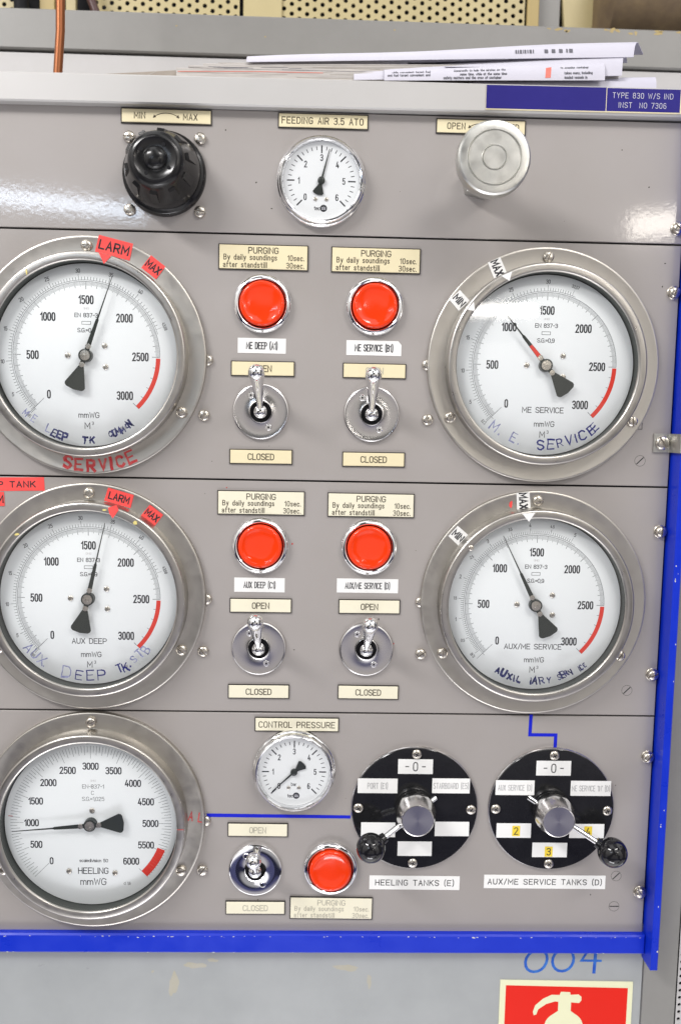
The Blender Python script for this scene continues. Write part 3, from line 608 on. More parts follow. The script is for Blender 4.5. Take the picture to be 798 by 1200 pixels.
sticker(g[0] - 67.5, g[1] + 58.4, 12.4, 12, 49, 5.4, TAPE, 'white MIN tape label on the rim of the AUX/ME SERVICE gauge', 'label', 'MIN', TAPEB, 5.4, -90, k=.8, gap=1.6, w=1.35)
mb = MB(); mb.poly(stain_poly(-23.1, 86, 1.6, 2.6, 14), 5.45); mb.build('red_smear', REDT, f4)
screw('dial', 'rim_screw', b4, -58.6, 50, 20)
for be, pts in ((b1, [(-44.4, 64.9, .7, 2.2)]), (b3, [(15.8, 74.8, 1.6, .9), (40.9, 65.4, 1.5, 1.9), (-54.9, 54.6, 1.8, 1.1)])):
    for x, z, rx, rz in pts:
        mb = MB(); k = 78.6 / math.hypot(x, z); mb.poly(stain_poly(x * k, z * k, rx, rz, 12), 20.32); mb.build('yellow_mark', mat_yel, be)

# ------------------------------------------------------------------ small gauges
def small_gauge(x, z, label, needle_deg, unit=None):
    t = thing('pressure_gauge', label, 'gauge', x, z, 'small round chromed gauges')
    mb = MB(); mb.lathe([(36.8, 0), (36.8, 3.2), (36.2, 4.4), (35.2, 5.2), (35.0, 7.6), (34.3, 9.4), (33.2, 10.2), (32.2, 10.0), (31.4, 8.8), (31.0, 7.2), (31.0, 5.2), (28, 5.2)], 96); mb.build('bezel', CHROME, t)
    mb = MB(); mb.lathe([(30.9, 5.3), (0, 5.3)], 72); di = mb.build('dial', DIALS, t)
    mb = MB(); mb.lathe([(31.0, 8.6), (0, 8.6)], 72); mb.build('glass', GLASS, t, 0)
    H = 5.34; mb = MB(); ang = lambda v: -135 + v * 45
    for i in range(0, 61 if False else 31):
        v = i / 5; a = ang(v)
        if i % 5 == 0: mb.prism([dirn(a - 1.1, 27.2), dirn(a + 1.1, 27.2), dirn(a + 2.2, 24.2), dirn(a + 1.4, 21.8), dirn(a - 1.4, 21.8), dirn(a - 2.2, 24.2)][::-1], H - .02, H) if False else mb.stroke([dirn(a, 27.6), dirn(a, 22.4)], 1.1, H)
        else: mb.stroke([dirn(a, 27.2), dirn(a, 24.8)], .62, H)
    tag(mb.build('scale_marks', INK, di, 0), kind='stuff')
    mb = MB()
    for v in range(7): px, pz = dirn(ang(v), 18.4); mb = MB(); text(mb, str(v), px, pz, 4.6, H, .62, 1.2, 1.0); mb.build('numeral', INK, di, 0)
    mb = MB(); mb.poly(circle(2.9, 24, 2.2, -21.8), H); mb.cur = 1; text(mb, 'tec', -.9, -21.8, 3.0, H + .02, .85, 1, .9, align='r'); mb.cur = 2; text(mb, 'sis', 2.2, -21.5, 2.7, H + .06, .85, 1.2, .9)
    if unit: mb.cur = 1; text(mb, unit, 0, -11.3, 2.8, H, .9, 1.2, .8)
    mb.build('maker_mark', [INK, INK, WHITEP], di, 0)
    for sx in (-4.6, 4.4): o = screw('dial', 'dial_screw', di, sx, -14.6, 5.3); o.scale = (.7, .7, .7)
    mb = MB(); mb.prism([(-.22, 26), (-.75, 2), (-1.4, -3), (-4.6, -9.8), (-3.4, -11), (0, -11.6), (3.4, -11), (4.6, -9.8), (1.4, -3), (.75, 2), (.22, 26)], 6.0, 6.5); nd = mb.build('needle', NEEDLE, t, 0)
    nd.rotation_euler = (0, R(needle_deg), 0)
    mb = MB(); mb.lathe([(3.0, 5.4), (3.0, 7.4), (2.4, 7.8), (0, 7.9)], 24); mb.build('needle_hub', NEEDLE, nd)
    return t
small_gauge(-9.8, 241.8, 'small chromed gauge under the FEEDING AIR plate', 14.5)
small_gauge(-25.0, -260.6, 'small chromed gauge under the CONTROL PRESSURE plate', -133, 'bar')

# ------------------------------------------------------------------ engraved nameplates
def nameplate(x, z, w, hgt, lines, label, face=CREAM, eng=ENG, rot=0, arrow_=False, dark=None):
    t = thing('nameplate', label, 'nameplate', x, z, 'engraved cream nameplates'); t.rotation_euler = (0, -R(rot), 0)
    mb = MB(); mb.rect(-w / 2, -hgt / 2, w / 2, hgt / 2, 0, 1.25, .15); mb.build('backing', CORE, t)
    mb = MB(); mb.rect(-w / 2 + .75, -hgt / 2 + .75, w / 2 - .75, hgt / 2 - .75, 1.2, 1.7, .4); mb.build('face', face, t)
    mb = MB()
    for s, lx, lz, cap, al, kw in lines: text(mb, s, lx, lz, cap, 1.73, align=al, **kw)
    if arrow_:
        pts = arcpts(17, -38, 38, 14); pts = [(a * 1.0, (b - 17) * .95 + 2.4) for a, b in pts]; mb.stroke(pts, .6, 1.73)
        for sg in (-1, 1):
            ex, ez = pts[0] if sg < 0 else pts[-1]; mb.poly([(ex, ez - .6), (ex - sg * 2.4 if sg > 0 else ex + 2.4, ez + .2), (ex - sg * .5, ez + 2.3)][:: (1 if sg > 0 else -1)][::-1], 1.75)
    if lines: mb.build('lettering', eng, t, 0)
    return t
kw = dict(k=.82, gap=1.9, w=.95)
nameplate(-136.7, 290.4, 73.6, 12, [('MIN', -21.5, .2, 4.6, 'c', kw), ('MAX', 19.5, -.2, 4.6, 'c', kw)], 'cream MIN MAX plate with a curved arrow above the black knob', arrow_=True, rot=0)
nameplate(-9, 290.2, 73.8, 12, [('FEEDING AIR 3.5 ATO', -.5, 0, 4.8, 'c', dict(k=.84, gap=1.9, w=.95))], 'cream plate reading FEEDING AIR 3.5 ATO')
nameplate(120.7, 289.4, 74, 12, [('OPEN', -20.5, 0, 4.6, 'c', kw), ('CLOSED', 20, 0, 4.6, 'c', kw)], 'cream OPEN plate half hidden behind the steel handwheel', arrow_=True)
def purging(x, z, label, face=CREAM, eng=ENG, rot=0):
    k2 = dict(k=.76, gap=1.75, w=.95)
    nameplate(x, z, 74.4, 20.8, [('PURGING', 0, 5.4, 4.6, 'c', dict(k=.95, gap=1.5, w=.95)), ('By daily soundings', -32.6, -.2, 4.1, 'l', k2), ('10sec.', 33.6, -.2, 4.1, 'r', k2), ('after standstill', -33, -6.3, 4.1, 'l', k2), ('30sec.', 33.6, -6.3, 4.1, 'r', k2)], label, face, eng, rot)
purging(-56.7, 180.2, 'cream PURGING plate above the ME DEEP button')
purging(36.8, 180.0, 'cream PURGING plate above the ME SERVICE button')
purging(-56.5, -24.6, 'cream PURGING plate above the AUX DEEP button', CREAMP)
purging(37.4, -25.0, 'cream PURGING plate above the AUX/ME SERVICE button', CREAMP)
purging(10.0, -389.1, 'worn cream PURGING plate below the lowest red button', CREAMP, ENGF, -.5)
k3 = dict(k=.86, gap=1.3, w=.95)
for x, z, s, e, fa, lb in ((-56.2, 88.8, 'OPEN', ENG, CREAM, 'cream OPEN plate behind the ME DEEP toggle switch'), (37.7, 88.9, 'OPEN', ENGF, CREAM, 'cream OPEN plate behind the ME SERVICE toggle switch'),
                        (-55.9, -113.7, 'OPEN', ENG, CREAMP, 'cream OPEN plate above the AUX DEEP toggle switch'), (38.0, -113.4, 'OPEN', ENG, CREAMP, 'cream OPEN plate above the AUX/ME SERVICE toggle switch'),
                        (-56.4, -316.2, 'OPEN', ENGF, CREAMP, 'cream OPEN plate just below the blue horizontal line'),
                        (-57.0, 14.8, 'CLOSED', ENG, CREAM, 'cream CLOSED plate below the ME DEEP toggle switch'), (38.7, 14.2, 'CLOSED', ENG, CREAM, 'cream CLOSED plate below the ME SERVICE toggle switch'),
                        (-56.9, -190.0, 'CLOSED', ENG, CREAMP, 'cream CLOSED plate below the AUX DEEP toggle switch'), (38.7, -189.6, 'CLOSED', ENG, CREAMP, 'cream CLOSED plate below the AUX/ME SERVICE toggle switch'),
                        (-57.9, -389.0, 'CLOSED', ENGF, CREAMP, 'worn cream CLOSED plate in the bottom row beside the PURGING plate')):
    nameplate(x, z, 53.4, 12.7, [(s, 0, 0, 4.9, 'c', k3)], lb, fa, e, random.uniform(-.3, .3))
nameplate(-23.2, -219.4, 73.8, 12.8, [('CONTROL PRESSURE', 0, 0, 5.0, 'c', dict(k=.9, gap=1.6, w=.85))], 'cream plate reading CONTROL PRESSURE', CREAMP, ENG)

# printed white tape labels on the panel
def tape_label(x, z, w, hgt, s, label, cap=4.4, m_=TAPEG, h=.03, cut=False, bold=.75, k=.5, gap=1.0, group='white tape labels', rot=0):
    t = thing('tape_label', label, 'label', x, z, group, h); t.rotation_euler = (0, -R(rot), 0)
    pts = [(-w / 2, -hgt / 2), (w / 2, -hgt / 2), (w / 2, hgt / 2), (-w / 2, hgt / 2)]
    if cut: pts = [(-w / 2, -hgt / 2), (w / 2, -hgt / 2), (w / 2, hgt / 2 - 3.2), (w / 2 - 2.8, hgt / 2), (-w / 2, hgt / 2)]
    mb = MB(); mb.prism(pts, 0, .25, .04); mb.build('tape', TAPE, t)
    if s:
        mb = MB(); text(mb, s, 0, 0, cap, .28, k=k, gap=gap, w=bold); mb.build('lettering', m_, t, 0)
    return t
tape_label(-57.3, 107.9, 40.3, 12.5, 'ME DEEP (A1)', 'white tape label reading ME DEEP (A1)', 5.2, TAPEB, bold=.95)
tape_label(36.8, 108.0, 46.3, 12.4, 'ME SERVICE (B1)', 'white tape label reading ME SERVICE (B1) with a clipped corner', 5.2, TAPEB, cut=True, bold=.95)
tape_label(-57.2, -95.8, 43.4, 12.5, 'AUX DEEP (C1)', 'white tape label reading AUX DEEP (C1)', 5.0, TAPEB, bold=.85)
tape_label(36.0, -95.2, 53.1, 12.4, 'AUX/ME SERVICE (D)', 'white tape label reading AUX/ME SERVICE (D)', 5.0, TAPEB, bold=.85)
tape_label(84.4, -365.2, 81.2, 13.0, 'HEELING TANKS (E)', 'wide white tape label reading HEELING TANKS (E)', 4.9, TAPEB, bold=.9, k=1.0, gap=2.0, rot=-.3)
tape_label(202.1, -363.8, 110.2, 12.7, 'AUX/ME SERVICE TANKS (D)', 'widest white tape label reading AUX/ME SERVICE TANKS (D)', 4.8, TAPEB, bold=.9, k=1.0, gap=2.1, rot=-.2)

# ------------------------------------------------------------------ red push buttons
mb = MB(); mb.lathe([(24.2, 0), (24.2, 2.6), (23.6, 4.2), (22.2, 5.4), (20.9, 5.7), (20.0, 5.3), (19.6, 4.4), (19.5, 1)], 80); RING = mb.mesh('ring', CHROME)
mb = MB(); mb.lathe([(19.5, 1.2), (18, 1.2)], 64); GAPR = mb.mesh('shadow_gap', DARK)
mb = MB(); mb.lathe([(18.7, 1), (18.7, 6.2), (18.3, 7.3), (17.4, 8.1), (16.2, 8.3), (15.0, 7.9), (13.6, 7.3), (8, 6.7), (0, 6.5)], 80); CAP = mb.mesh('cap', REDB, 60)
for x, z, lb in ((-57.1, 142.1, 'red push button above the ME DEEP (A1) label'), (36.6, 142.2, 'red push button above the ME SERVICE (B1) label'), (-56.7, -61.4, 'red push button above the AUX DEEP (C1) label'),
                 (36.4, -61.3, 'red push button above the AUX/ME SERVICE (D) label'), (8.6, -351.3, 'lowest red push button, left of the black selector discs')):
    t = thing('push_button', lb, 'button', x, z, 'red push buttons in chrome rings')
    link('ring', RING, t); link('ring_gap', GAPR, t); c_ = link('cap', CAP, t); c_.rotation_euler = (0, R(random.uniform(0, 360)), 0)

# ------------------------------------------------------------------ toggle switches
mb = MB(); mb.lathe([(23.8, 0), (23.8, 1.6), (23.2, 2.9), (22.4, 3.3), (21.6, 3.1), (10.4, 3.0), (9.4, 3.4), (9.0, 3.0), (9.0, -1)], 80); TDISC = mb.mesh('disc', POLISH)
def mirror_disc():
    me = TDISC.copy(); me.materials.clear(); me.materials.append(CHROME); return me
TDISC2 = mirror_disc()
mb = MB(); mb.lathe([(9.0, .2), (0, .2)], 40); TH = mb.mesh('well', DARK)
def toggle(x, z, lb, tip, disc=TDISC):
    t = thing('toggle_switch', lb, 'switch', x, z, 'chromed toggle switches')
    link('disc', disc, t); link('well', TH, t)
    mb = MB(); n = 14; mb.lathe([(6.2 * math.cos(math.pi / 2 * i / n - .2), 3.2 + 6.2 * math.sin(math.pi / 2 * i / n - .2) if i < n else 9.4) for i in range(n)] + [(0, 9.4)], 40); mb.build('pivot_ball', CHROME, t, 60)
    a = Vector((0, 0, 4)); b = Vector(tip); d = (b - a); L = d.length; dn = d.normalized(); r1 = 6.7
    pts = []; rad = []
    for f, r in ((.12, 2.7), (.22, 2.75), (.45, 3.7), (.7, 4.9), (.88, 5.9)): pts.append(a + d * f); rad.append(r)
    for q in (-.35, 0, .3, .6, .82, .95, .995): pts.append(b + dn * (r1 * q)); rad.append(r1 * math.sqrt(max(.001, 1 - q * q)) if q > 0 else r1 * (1 - .06 * abs(q)))
    mb = MB(); mb.tube(pts, rad, 28); mb.build('lever', CHROME, t, 50)
    for sx, sz in ((-8.2, 13.6), (6.8, -13)): screw('plate', 'plate_screw', t, sx, sz, 3.05)
toggle(-57.6, 52.9, 'toggle switch below the ME DEEP (A1) label', (-1.6, 30.6, 36))
toggle(36.0, 52.6, 'toggle switch below the ME SERVICE (B1) label', (-1.2, 30.8, 36))
toggle(-57.2, -151.1, 'toggle switch below the AUX DEEP (C1) label', (-1.0, 30.8, 36))
toggle(36.0, -150.9, 'toggle switch below the AUX/ME SERVICE (D) label', (.8, 29.2, 36))
toggle(-58.2, -353.0, 'toggle switch with a dark mirror disc in the bottom row', (.8, 27.6, 38), TDISC2)

# ------------------------------------------------------------------ black regulator knob
t = thing('regulator_knob', 'large black ribbed knob under the MIN MAX plate', 'knob', -138.2, 245)
mb = MB(); mb.lathe([(34.0, 0), (34.0, 3.4), (33.4, 5.2), (32.2, 6.2), (31.0, 6.6), (30.2, 7.2)], 96); mb.build('base_ring', BAKE, t)
mb = MB(); n = 120; prof = [(30.2, 6.8), (30.6, 10), (30.2, 14), (29.0, 19), (27.4, 24), (25.6, 29), (23.8, 34), (22.6, 38), (21.4, 41), (19.8, 43), (18.0, 44), (16.6, 44.3), (15.8, 43.6), (9.6, 43.4), (9.2, 43.8), (8.6, 45.6), (6.8, 47.4), (4, 48.4), (0, 48.8)]
mb.lathe(prof, 96); kn = mb.build('knob_body', BAKE, t, 40)
for i in range(10):
    a = R(36 * i + 11); mb = MB(); c, s_ = math.cos(a), math.sin(a)
    def q(rr, tt, h): return mb.pt(rr * c - tt * s_, rr * s_ + tt * c, h)
    lo = [(28.6, -3.2, 21.5), (28.6, 3.2, 21.5), (25.4, 2.7, 35.5), (25.4, -2.7, 35.5)]; inn = [(24.5, -3.4, 21.5), (24.5, 3.4, 21.5), (20.5, 2.9, 36.5), (20.5, -2.9, 36.5)]
    A = [q(*p) for p in lo]; B = [q(*p) for p in inn]
    mb.face(A)
    for k in range(4): mb.face((B[k], B[(k + 1) % 4], A[(k + 1) % 4], A[k]))
    mb.build('grip_rib', BAKE, t, 20)
for i in range(4):
    mb = MB(); a = R(90 * i + 58); mb.lathe([(1.5, 43.3), (1.5, 43.9), (0, 43.9)], 12, 12.6 * math.cos(a), 12.6 * math.sin(a)); mb.build('pin_hole', DARK, t)
for sx, sz, an in ((-28.7, 28.6, 90), (28.9, 28.8, 140), (-28.6, -29, 140), (28.9, -29.4, 95)): screw('panel', 'flange_screw', t, sx, sz, 0, an - 90)

# ------------------------------------------------------------------ steel handwheel
t = thing('handwheel', 'round steel valve handwheel in front of the OPEN plate', 'handwheel', 120.6, 246.7)
mb = MB(); mb.prism(circle(16.2, 6, a0=R(-76)), 0, 13, .9); mb.build('hex_nut', ZINC, t, 30)
mb = MB(); mb.lathe([(12.5, 13), (12.5, 18), (9, 20), (8, 26), (8, 46), (13, 50), (22, 51.5)], 48); mb.build('stem', ZINC, t)
mb = MB(); mb.lathe([(8, 51), (26.5, 51), (27.9, 52.4), (28.2, 54), (28.2, 61), (27.6, 63.6), (26.4, 64.8), (25.0, 65.1), (21.0, 65.2), (20.6, 64.6), (20.2, 64.0), (19.8, 64.3), (19.4, 64.9), (9.8, 65.0), (9.4, 64.4), (8.9, 64.0), (8.6, 64.5), (8.3, 65.0), (0, 65.1)], 96); mb.build('wheel', ZINC, t, 25)

# ------------------------------------------------------------------ selector handles on black discs
CR = SM['cross']
def selector(x, z, lb, ballp, stub, labels, marks=()):
    t = thing('selector_switch', lb, 'selector', x, z, 'black disc selector switches')
    mb = MB(); mb.lathe([(56.6, 0), (56.6, 1.4), (56.0, 2.2), (55, 2.3)], 128); mb.build('disc_rim', POLISH, t)
    mb = MB(); mb.lathe([(55.6, 1), (55.6, 2.9), (55.1, 3.3), (0, 3.3)], 128); mb.build('disc', BPLATE, t)
    for a, r in ((0, 50.1), (90, 50.1), (180, 50.4), (270, 50)): px, pz = dirn(a + .5, r); screw('cross', 'cross_screw', t, px, pz, 3.3, random.uniform(-30, 30))
    mb = MB(); mb.lathe([(17.4, 3.3), (17.4, 5.0), (16.8, 5.4)], 64); mb.build('collar', BPLATE, t)
    mb = MB(); mb.lathe([(17.2, 5.0), (17.6, 6.2), (17.6, 14.8), (17.2, 15.6), (14.3, 26.6), (13.9, 27.3), (13.3, 27.5), (13.2, 27.3), (0, 27.2)], 80); hb = mb.build('hub', [POLISH], t)
    bx, bz, bh = ballp; d = Vector((bx, bz, 0)); dn = d.normalized(); base = 12.0
    s0 = Vector((-dn.x * stub, -dn.y * stub, base - (bh - base) / d.length * stub)); e0 = Vector((bx, bz, bh))
    mb = MB(); mb.tube([s0, e0], 2.35, 20); mb.build('handle_rod', CHROME, t, 50)
    mb = MB(); mb.tube([e0 - (e0 - s0).normalized() * 15.5, e0 - (e0 - s0).normalized() * 9], [4.2, 5.2], 24); mb.build('ferrule', BALL, t, 50)
    mb = MB(); n = 24; mb.lathe([(12.6 * math.cos(math.pi * (i / n - .5)), bh + 12.6 * math.sin(math.pi * (i / n - .5))) if 0 < i < n else (0, bh + (12.6 if i else -12.6)) for i in range(n + 1)], 40, bx, bz); mb.build('ball', BALL, t, 70)
    for lx, lz, w, hgt, s, kk in labels:
        o = tape_label(x + lx, z + lz, w, hgt, s, **kk); 
        o.location.y = -3.34 * S
    return t
zc = -294.5
sk = lambda lb, **k: dict(dict(label=lb, group='small white labels on the selector discs', bold=.6), **k)
selector(82.2, zc, 'black disc selector with its ball handle turned to the lower left', (-40.1, -22.1, 32), 21, [
    (-.4, 38.8, 30.8, 13.4, '-0-', sk('white -0- label on the HEELING TANKS disc', cap=7.6, m_=TAPEB, k=.8, gap=3.4, bold=.7)),
    (-33.4, 20.9, 35.2, 13.4, 'PORT (E1)', sk('white PORT label on the left selector disc', cap=5.0, k=.5)),
    (31.6, 21.4, 33.4, 13.6, 'STARBOARD (E5)', sk('white STARBOARD label on the left selector disc', cap=5.0, k=.5)),
    (-32.0, -19.6, 30.4, 13.5, '', sk('blank white label partly hidden behind the ball handle', cap=5)),
    (33.7, -18.4, 30.6, 13.3, '', sk('blank white label right of the hub on the left selector disc', cap=5)),
    (1.0, -37.0, 30.5, 13.4, '', sk('blank white label at the bottom of the left selector disc', cap=5))])
selector(204.3, zc, 'black disc selector with its ball handle turned to the lower right', (46.3, -24.9, 32), 24, [
    (.2, 38.4, 30.9, 13.5, '-0-', sk('white -0- label on the AUX/ME SERVICE TANKS disc', cap=7.6, m_=TAPEB, k=.8, gap=3.4, bold=.7)),
    (-33.5, 20.2, 34.6, 13.6, 'AUX SERVICE (D)', sk('white AUX SERVICE label on the right selector disc', cap=4.8, k=.5)),
    (34.2, 20.1, 36.0, 13.8, "ME SERVICE 'IN' (D)", sk('white ME SERVICE IN label on the right selector disc', cap=4.8, k=.48)),
    (-33.1, -19.5, 30.9, 13.4, '', sk('white label under the number 2 square, lower left on its disc', cap=5)),
    (32.5, -19.5, 31.2, 13.1, '', sk('white label partly behind the handle rod, under the number 4 square', cap=5)),
    (-.1, -37.4, 31.4, 13.5, '', sk('white label at the bottom of the right selector disc, under the number 3 square', cap=5))])
for s, x, z, lb in (('2', 173.3, -314.3, 'small yellow number sticker at the left of the right selector disc'), ('3', 203.3, -333.4, 'small yellow number sticker at the bottom of the right selector disc'), ('4', 238.0, -314.3, 'small yellow number sticker half hidden by the handle rod')):
    o = thing('number_sticker', lb, 'sticker', x, z, 'yellow number stickers', 3.62)
    mb = MB(); mb.rect(-3.5, -4.7, 3.5, 4.7, 0, .18, .03); mb.build('square', YELT, o)
    mb = MB(); text(mb, s, 0, 0, 6.2, .21, .8, 1, .8); mb.build('numeral', INK, o, 0)

# blue tape lines on the bottom plate
mb = MB(); mb.prism([(-101.8, -304.9), (25.6, -305.5), (25.6, -302.6), (-101.8, -301.7)], .02, .16); tag(mb.build('blue_line', BLUETAPE), 'straight blue tape line from the HEELING gauge to the selector disc', 'line', 'blue tape lines')
mb = MB(); mb.stroke([(183.2, -209.9), (182.9, -226.9), (206.0, -226.9), (205.9, -236.6)], 3.0, .14); o = tag(mb.build('blue_line', BLUETAPE, None, 0), 'stepped blue tape line above the right selector disc', 'line', 'blue tape lines')

# ------------------------------------------------------------------ below the panel: painted number and fire sign
mb = MB()
def pen(mb, pts, w, h):
    out = [Vector(pts[0])]
    for i in range(1, len(pts) - 1):
        p = Vector(pts[i]); out += [p.lerp(Vector(pts[i - 1]), .25), p.lerp(Vector(pts[i + 1]), .25)]
    out.append(Vector(pts[-1])); mb.stroke(out, w, h)
hh = -1.93
pen(mb, [(199, -430.5), (192, -433), (188, -440), (189, -448), (194.5, -451.8), (202, -450.5), (207, -445), (208.5, -437), (205, -431)], 2.6, hh)
pen(mb, [(219, -430), (213.5, -436), (213, -444), (217, -450), (224, -451), (230, -447.5), (233, -440), (231, -432), (226, -429)], 2.6, hh + .01)
mb.stroke([(247, -428), (239.8, -440.4), (257.5, -440.6)], 2.2, hh + .02); mb.stroke([(252.6, -430), (251.8, -451.6)], 3.0, hh + .04)
tag(mb.build('painted_number', PENC, None, 0), 'handwritten blue number 004 below the blue bottom bar', 'writing')

t = thing('fire_sign', 'red fire extinguisher sign with a pale luminous border', 'sign', 228.0, -520, None, -2)
mb = MB(); mb.prism([(-62.3, -66), (60.5, -66), (60.4, 59.2), (-62.2, 61.0)], 0, .8, .1); mb.build('border', GLOW, t)
mb = MB(); mb.prism([(-57.2, -61), (55.5, -61), (55.7, 53.3), (-56.9, 55.9)], .8, .95); mb.build('red_field', SIGNR, t)
mb = MB(); x0 = -2.2
body = [(-17.8, -56), (17.8, -56), (17.8, 16)] + [(17.8 * math.cos(a), 16 + 14.5 * math.sin(a)) for a in [math.pi / 2 * i / 8 for i in range(1, 6)]] + [(6.0, 31), (6.0, 39.5), (13.4, 38.8), (15.4, 41.4), (15.2, 45.0), (12.6, 47.2), (5.2, 46.8), (4.6, 49.4), (-3.8, 49.8), (-5, 46.6), (-12, 46.9), (-20, 43.0), (-27, 36.5), (-29.0, 30.2), (-28.0, 26.8), (-25.6, 27.6), (-24.2, 32.6), (-17, 37.8), (-9, 40.4), (-5.8, 40), (-5.8, 31)] + [(-17.8 * math.cos(a), 16 + 14.5 * math.sin(a)) for a in [math.pi / 2 * i / 8 for i in range(5, 0, -1)]] + [(-17.8, 16)]
mb.prism([(a + x0, b) for a, b in body], .95, 1.08); mb.build('extinguisher_symbol', GLOW, t, 0)

# right-hand perforated sheet
def perforated(name, x0, x1, z0, z1, y, px, pz, rad, label, kind=None, m_=BEIGE, ph=0):
    mb = MB(); nx = int((x1 - x0) / px); nz = int((z1 - z0) / pz) + 1; N = 10
    for i in range(nx):
        for j in range(nz):
            cx = x0 + (i + .5) * px; cz = z0 + (j + .5 + (.5 if i % 2 else 0)) * pz
            hx, hz = px / 2, pz / 2
            outer = []; inner = []
            for k in range(N):
                a = 2 * math.pi * k / N; c, s_ = math.cos(a), math.sin(a); f = 1 / max(abs(c) / hx, abs(s_) / hz)
                outer.append((c * f, s_ * f)); inner.append((c * rad, s_ * rad))
            cor = [(hx, hz), (-hx, hz), (-hx, -hz), (hx, -hz)]
            O = [mb.pt(cx + a, cz + b, -y) for a, b in outer]; I = [mb.pt(cx + a, cz + b, -y) for a, b in inner]; I2 = [mb.pt(cx + a, cz + b, -y - 1.2) for a, b in inner]
            for k in range(N):
                k2 = (k + 1) % N; a, b = outer[k], outer[k2]; ids = [I[k], O[k]]
                for (qx, qz) in cor:
                    a0 = math.atan2(a[1], a[0]) % (2 * math.pi); b0 = math.atan2(b[1], b[0]) % (2 * math.pi); q0 = math.atan2(qz, qx) % (2 * math.pi)
                    if b0 < a0: b0 += 2 * math.pi
                    if a0 + 1e-4 < q0 < b0 - 1e-4: ids.append(mb.pt(cx + qx, cz + qz, -y))
                ids += [O[k2], I[k2]]; mb.face(ids); mb.face((I[k], I[k2], I2[k2], I2[k]))
    o = mb.build(name, m_, None, 0); tag(o, label, 'perforated sheet' if label else None, None, kind); return o
perforated('perforated_panel', 329.8, 354, -760, -180, 2, 6.0, 7.0, 1.7, 'narrow pale perforated sheet at the lower right edge', m_=PALEW)
mb = MB(); mb.rect(329, -760, 356, -180, -30, -6); tag(mb.build('sheet_backing', DARK), kind='structure')

# ------------------------------------------------------------------ behind the rail: bulkhead, beam, pipes, perforated ceiling sheets
YB = 200
mb = MB(); mb.rect(-900, 300, 1100, 416.4, -YB - 12, -YB, 0); tag(mb.build('pale_bulkhead', PALEW), kind='structure')
mb = MB(); mb.rect(-900, 416.4, 1100, 419.0, -YB - 12, -YB - 5); tag(mb.build('dark_seam', DARK), kind='structure')
mb = MB(); mb.prism([(-900, 419.0), (1100, 418.0), (1100, 455.5), (-900, 459.4)], -YB - 40, -YB + 4, 1.5); beam = tag(mb.build('grey_beam', CABR), 'dull grey painted steel beam behind the top of the panel', 'beam')
mb = MB()
for _ in range(16):
    x = random.uniform(215, 380); mb.poly(stain_poly(x, 455.4 - random.uniform(0, 3.2) , random.uniform(1, 4.5), random.uniform(.6, 2.2), 12, .6), -YB + 4.1)
for _ in range(5): mb.poly(stain_poly(random.uniform(-200, 360), random.uniform(424, 452), .9, .7, 9), -YB + 4.1)
tag(mb.build('peeling_paint', OCHRE, beam), kind='stuff')
Yp = 262
perforated('perforated_panel', -262, -95, 470, 540, Yp, 8.4, 10.2, 2.5, 'beige perforated sheet left of the flat cream strip')
perforated('perforated_panel', -58, 213, 470, 540, Yp, 8.4, 10.2, 2.5, 'wide beige perforated sheet behind the papers')
perforated('perforated_panel', -420, -340, 470, 540, Yp, 8.4, 10.2, 2.5, 'beige perforated sheet in the top left corner')
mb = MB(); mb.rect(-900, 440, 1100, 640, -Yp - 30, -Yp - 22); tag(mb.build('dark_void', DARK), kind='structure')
for x0, x1, m_, lb in ((-98, -56, BEIGE, 'flat cream sheet strip between the two perforated sheets'), (213.2, 226, OCHRE, 'narrow ochre strip right of the wide perforated sheet'), (-318, -302, OCHRE, 'ochre upright strip near the top left corner'), (-290, -279, BEIGE, 'thin cream upright strip left of the copper pipe')):
    mb = MB(); mb.rect(x0, 455, x1, 560, -Yp - 3, -Yp + 3, .6); tag(mb.build('sheet_strip', m_), lb, 'strip')
mb = MB(); mb.rect(226.2, 455, 252, 560, -Yp - 20, -Yp - 8, .6); tag(mb.build('upright_post', CABR), 'grey upright post beside the brown lagged duct', 'post')
mb = MB(); mb.prism([(262, 440), (300, 440), (330, 560), (250, 560)], -Yp - 14, -Yp - 6, .6); tag(mb.build('pale_bracket', BEIGE), 'slanted cream bracket plate left of the brown duct', 'bracket')
mb = MB(); pts = []
def duct(): 
    mb = MB(); n = 28; L = []
    for i in range(n + 1):
        x = 296 + i * 16; rr = 52 + 1.2 * math.sin(i * 1.7) + .8 * math.sin(i * 3.1); L.append((x, 512 + (i == 0) * 0, rr))
    mb.tube([(288, 512, -Yp)] + [(x, z, -Yp) for x, z, r in L], [38] + [r for x, z, r in L], 40); return mb
tag(duct().build('lagged_duct', DUCTB), 'dark brown lagged duct in the top right corner', 'duct')
mb = MB(); mb.tube([(-242.3, 300, -60), (-241.6, 345, -60), (-239, 380, -60), (-238.2, 440, -60), (-238.5, 560, -60)], 3.9, 24); tag(mb.build('copper_pipe', COPPER, None, 60), 'thin upright copper pipe rising behind the top rail', 'pipe')
mb = MB(); mb.tube([(-248, 462, -240), (-262, 500, -240), (-275, 560, -240)], 4.6, 20); tag(mb.build('dark_pipe', DPIPE, None, 60), 'dark red slanting pipe right of the copper pipe', 'pipe')
mb = MB(); mb.tube([(-333, 450, -Yp + 14), (-336, 560, -Yp + 14)], 8, 20); tag(mb.build('dark_pipe', DARK, None, 60), 'dark upright pipe near the top left corner', 'pipe')
mb = MB(); mb.rect(XL, 312, 340, 317.5, -196, -8.4, .5); tag(mb.build('cabinet_top', CABR), kind='structure')

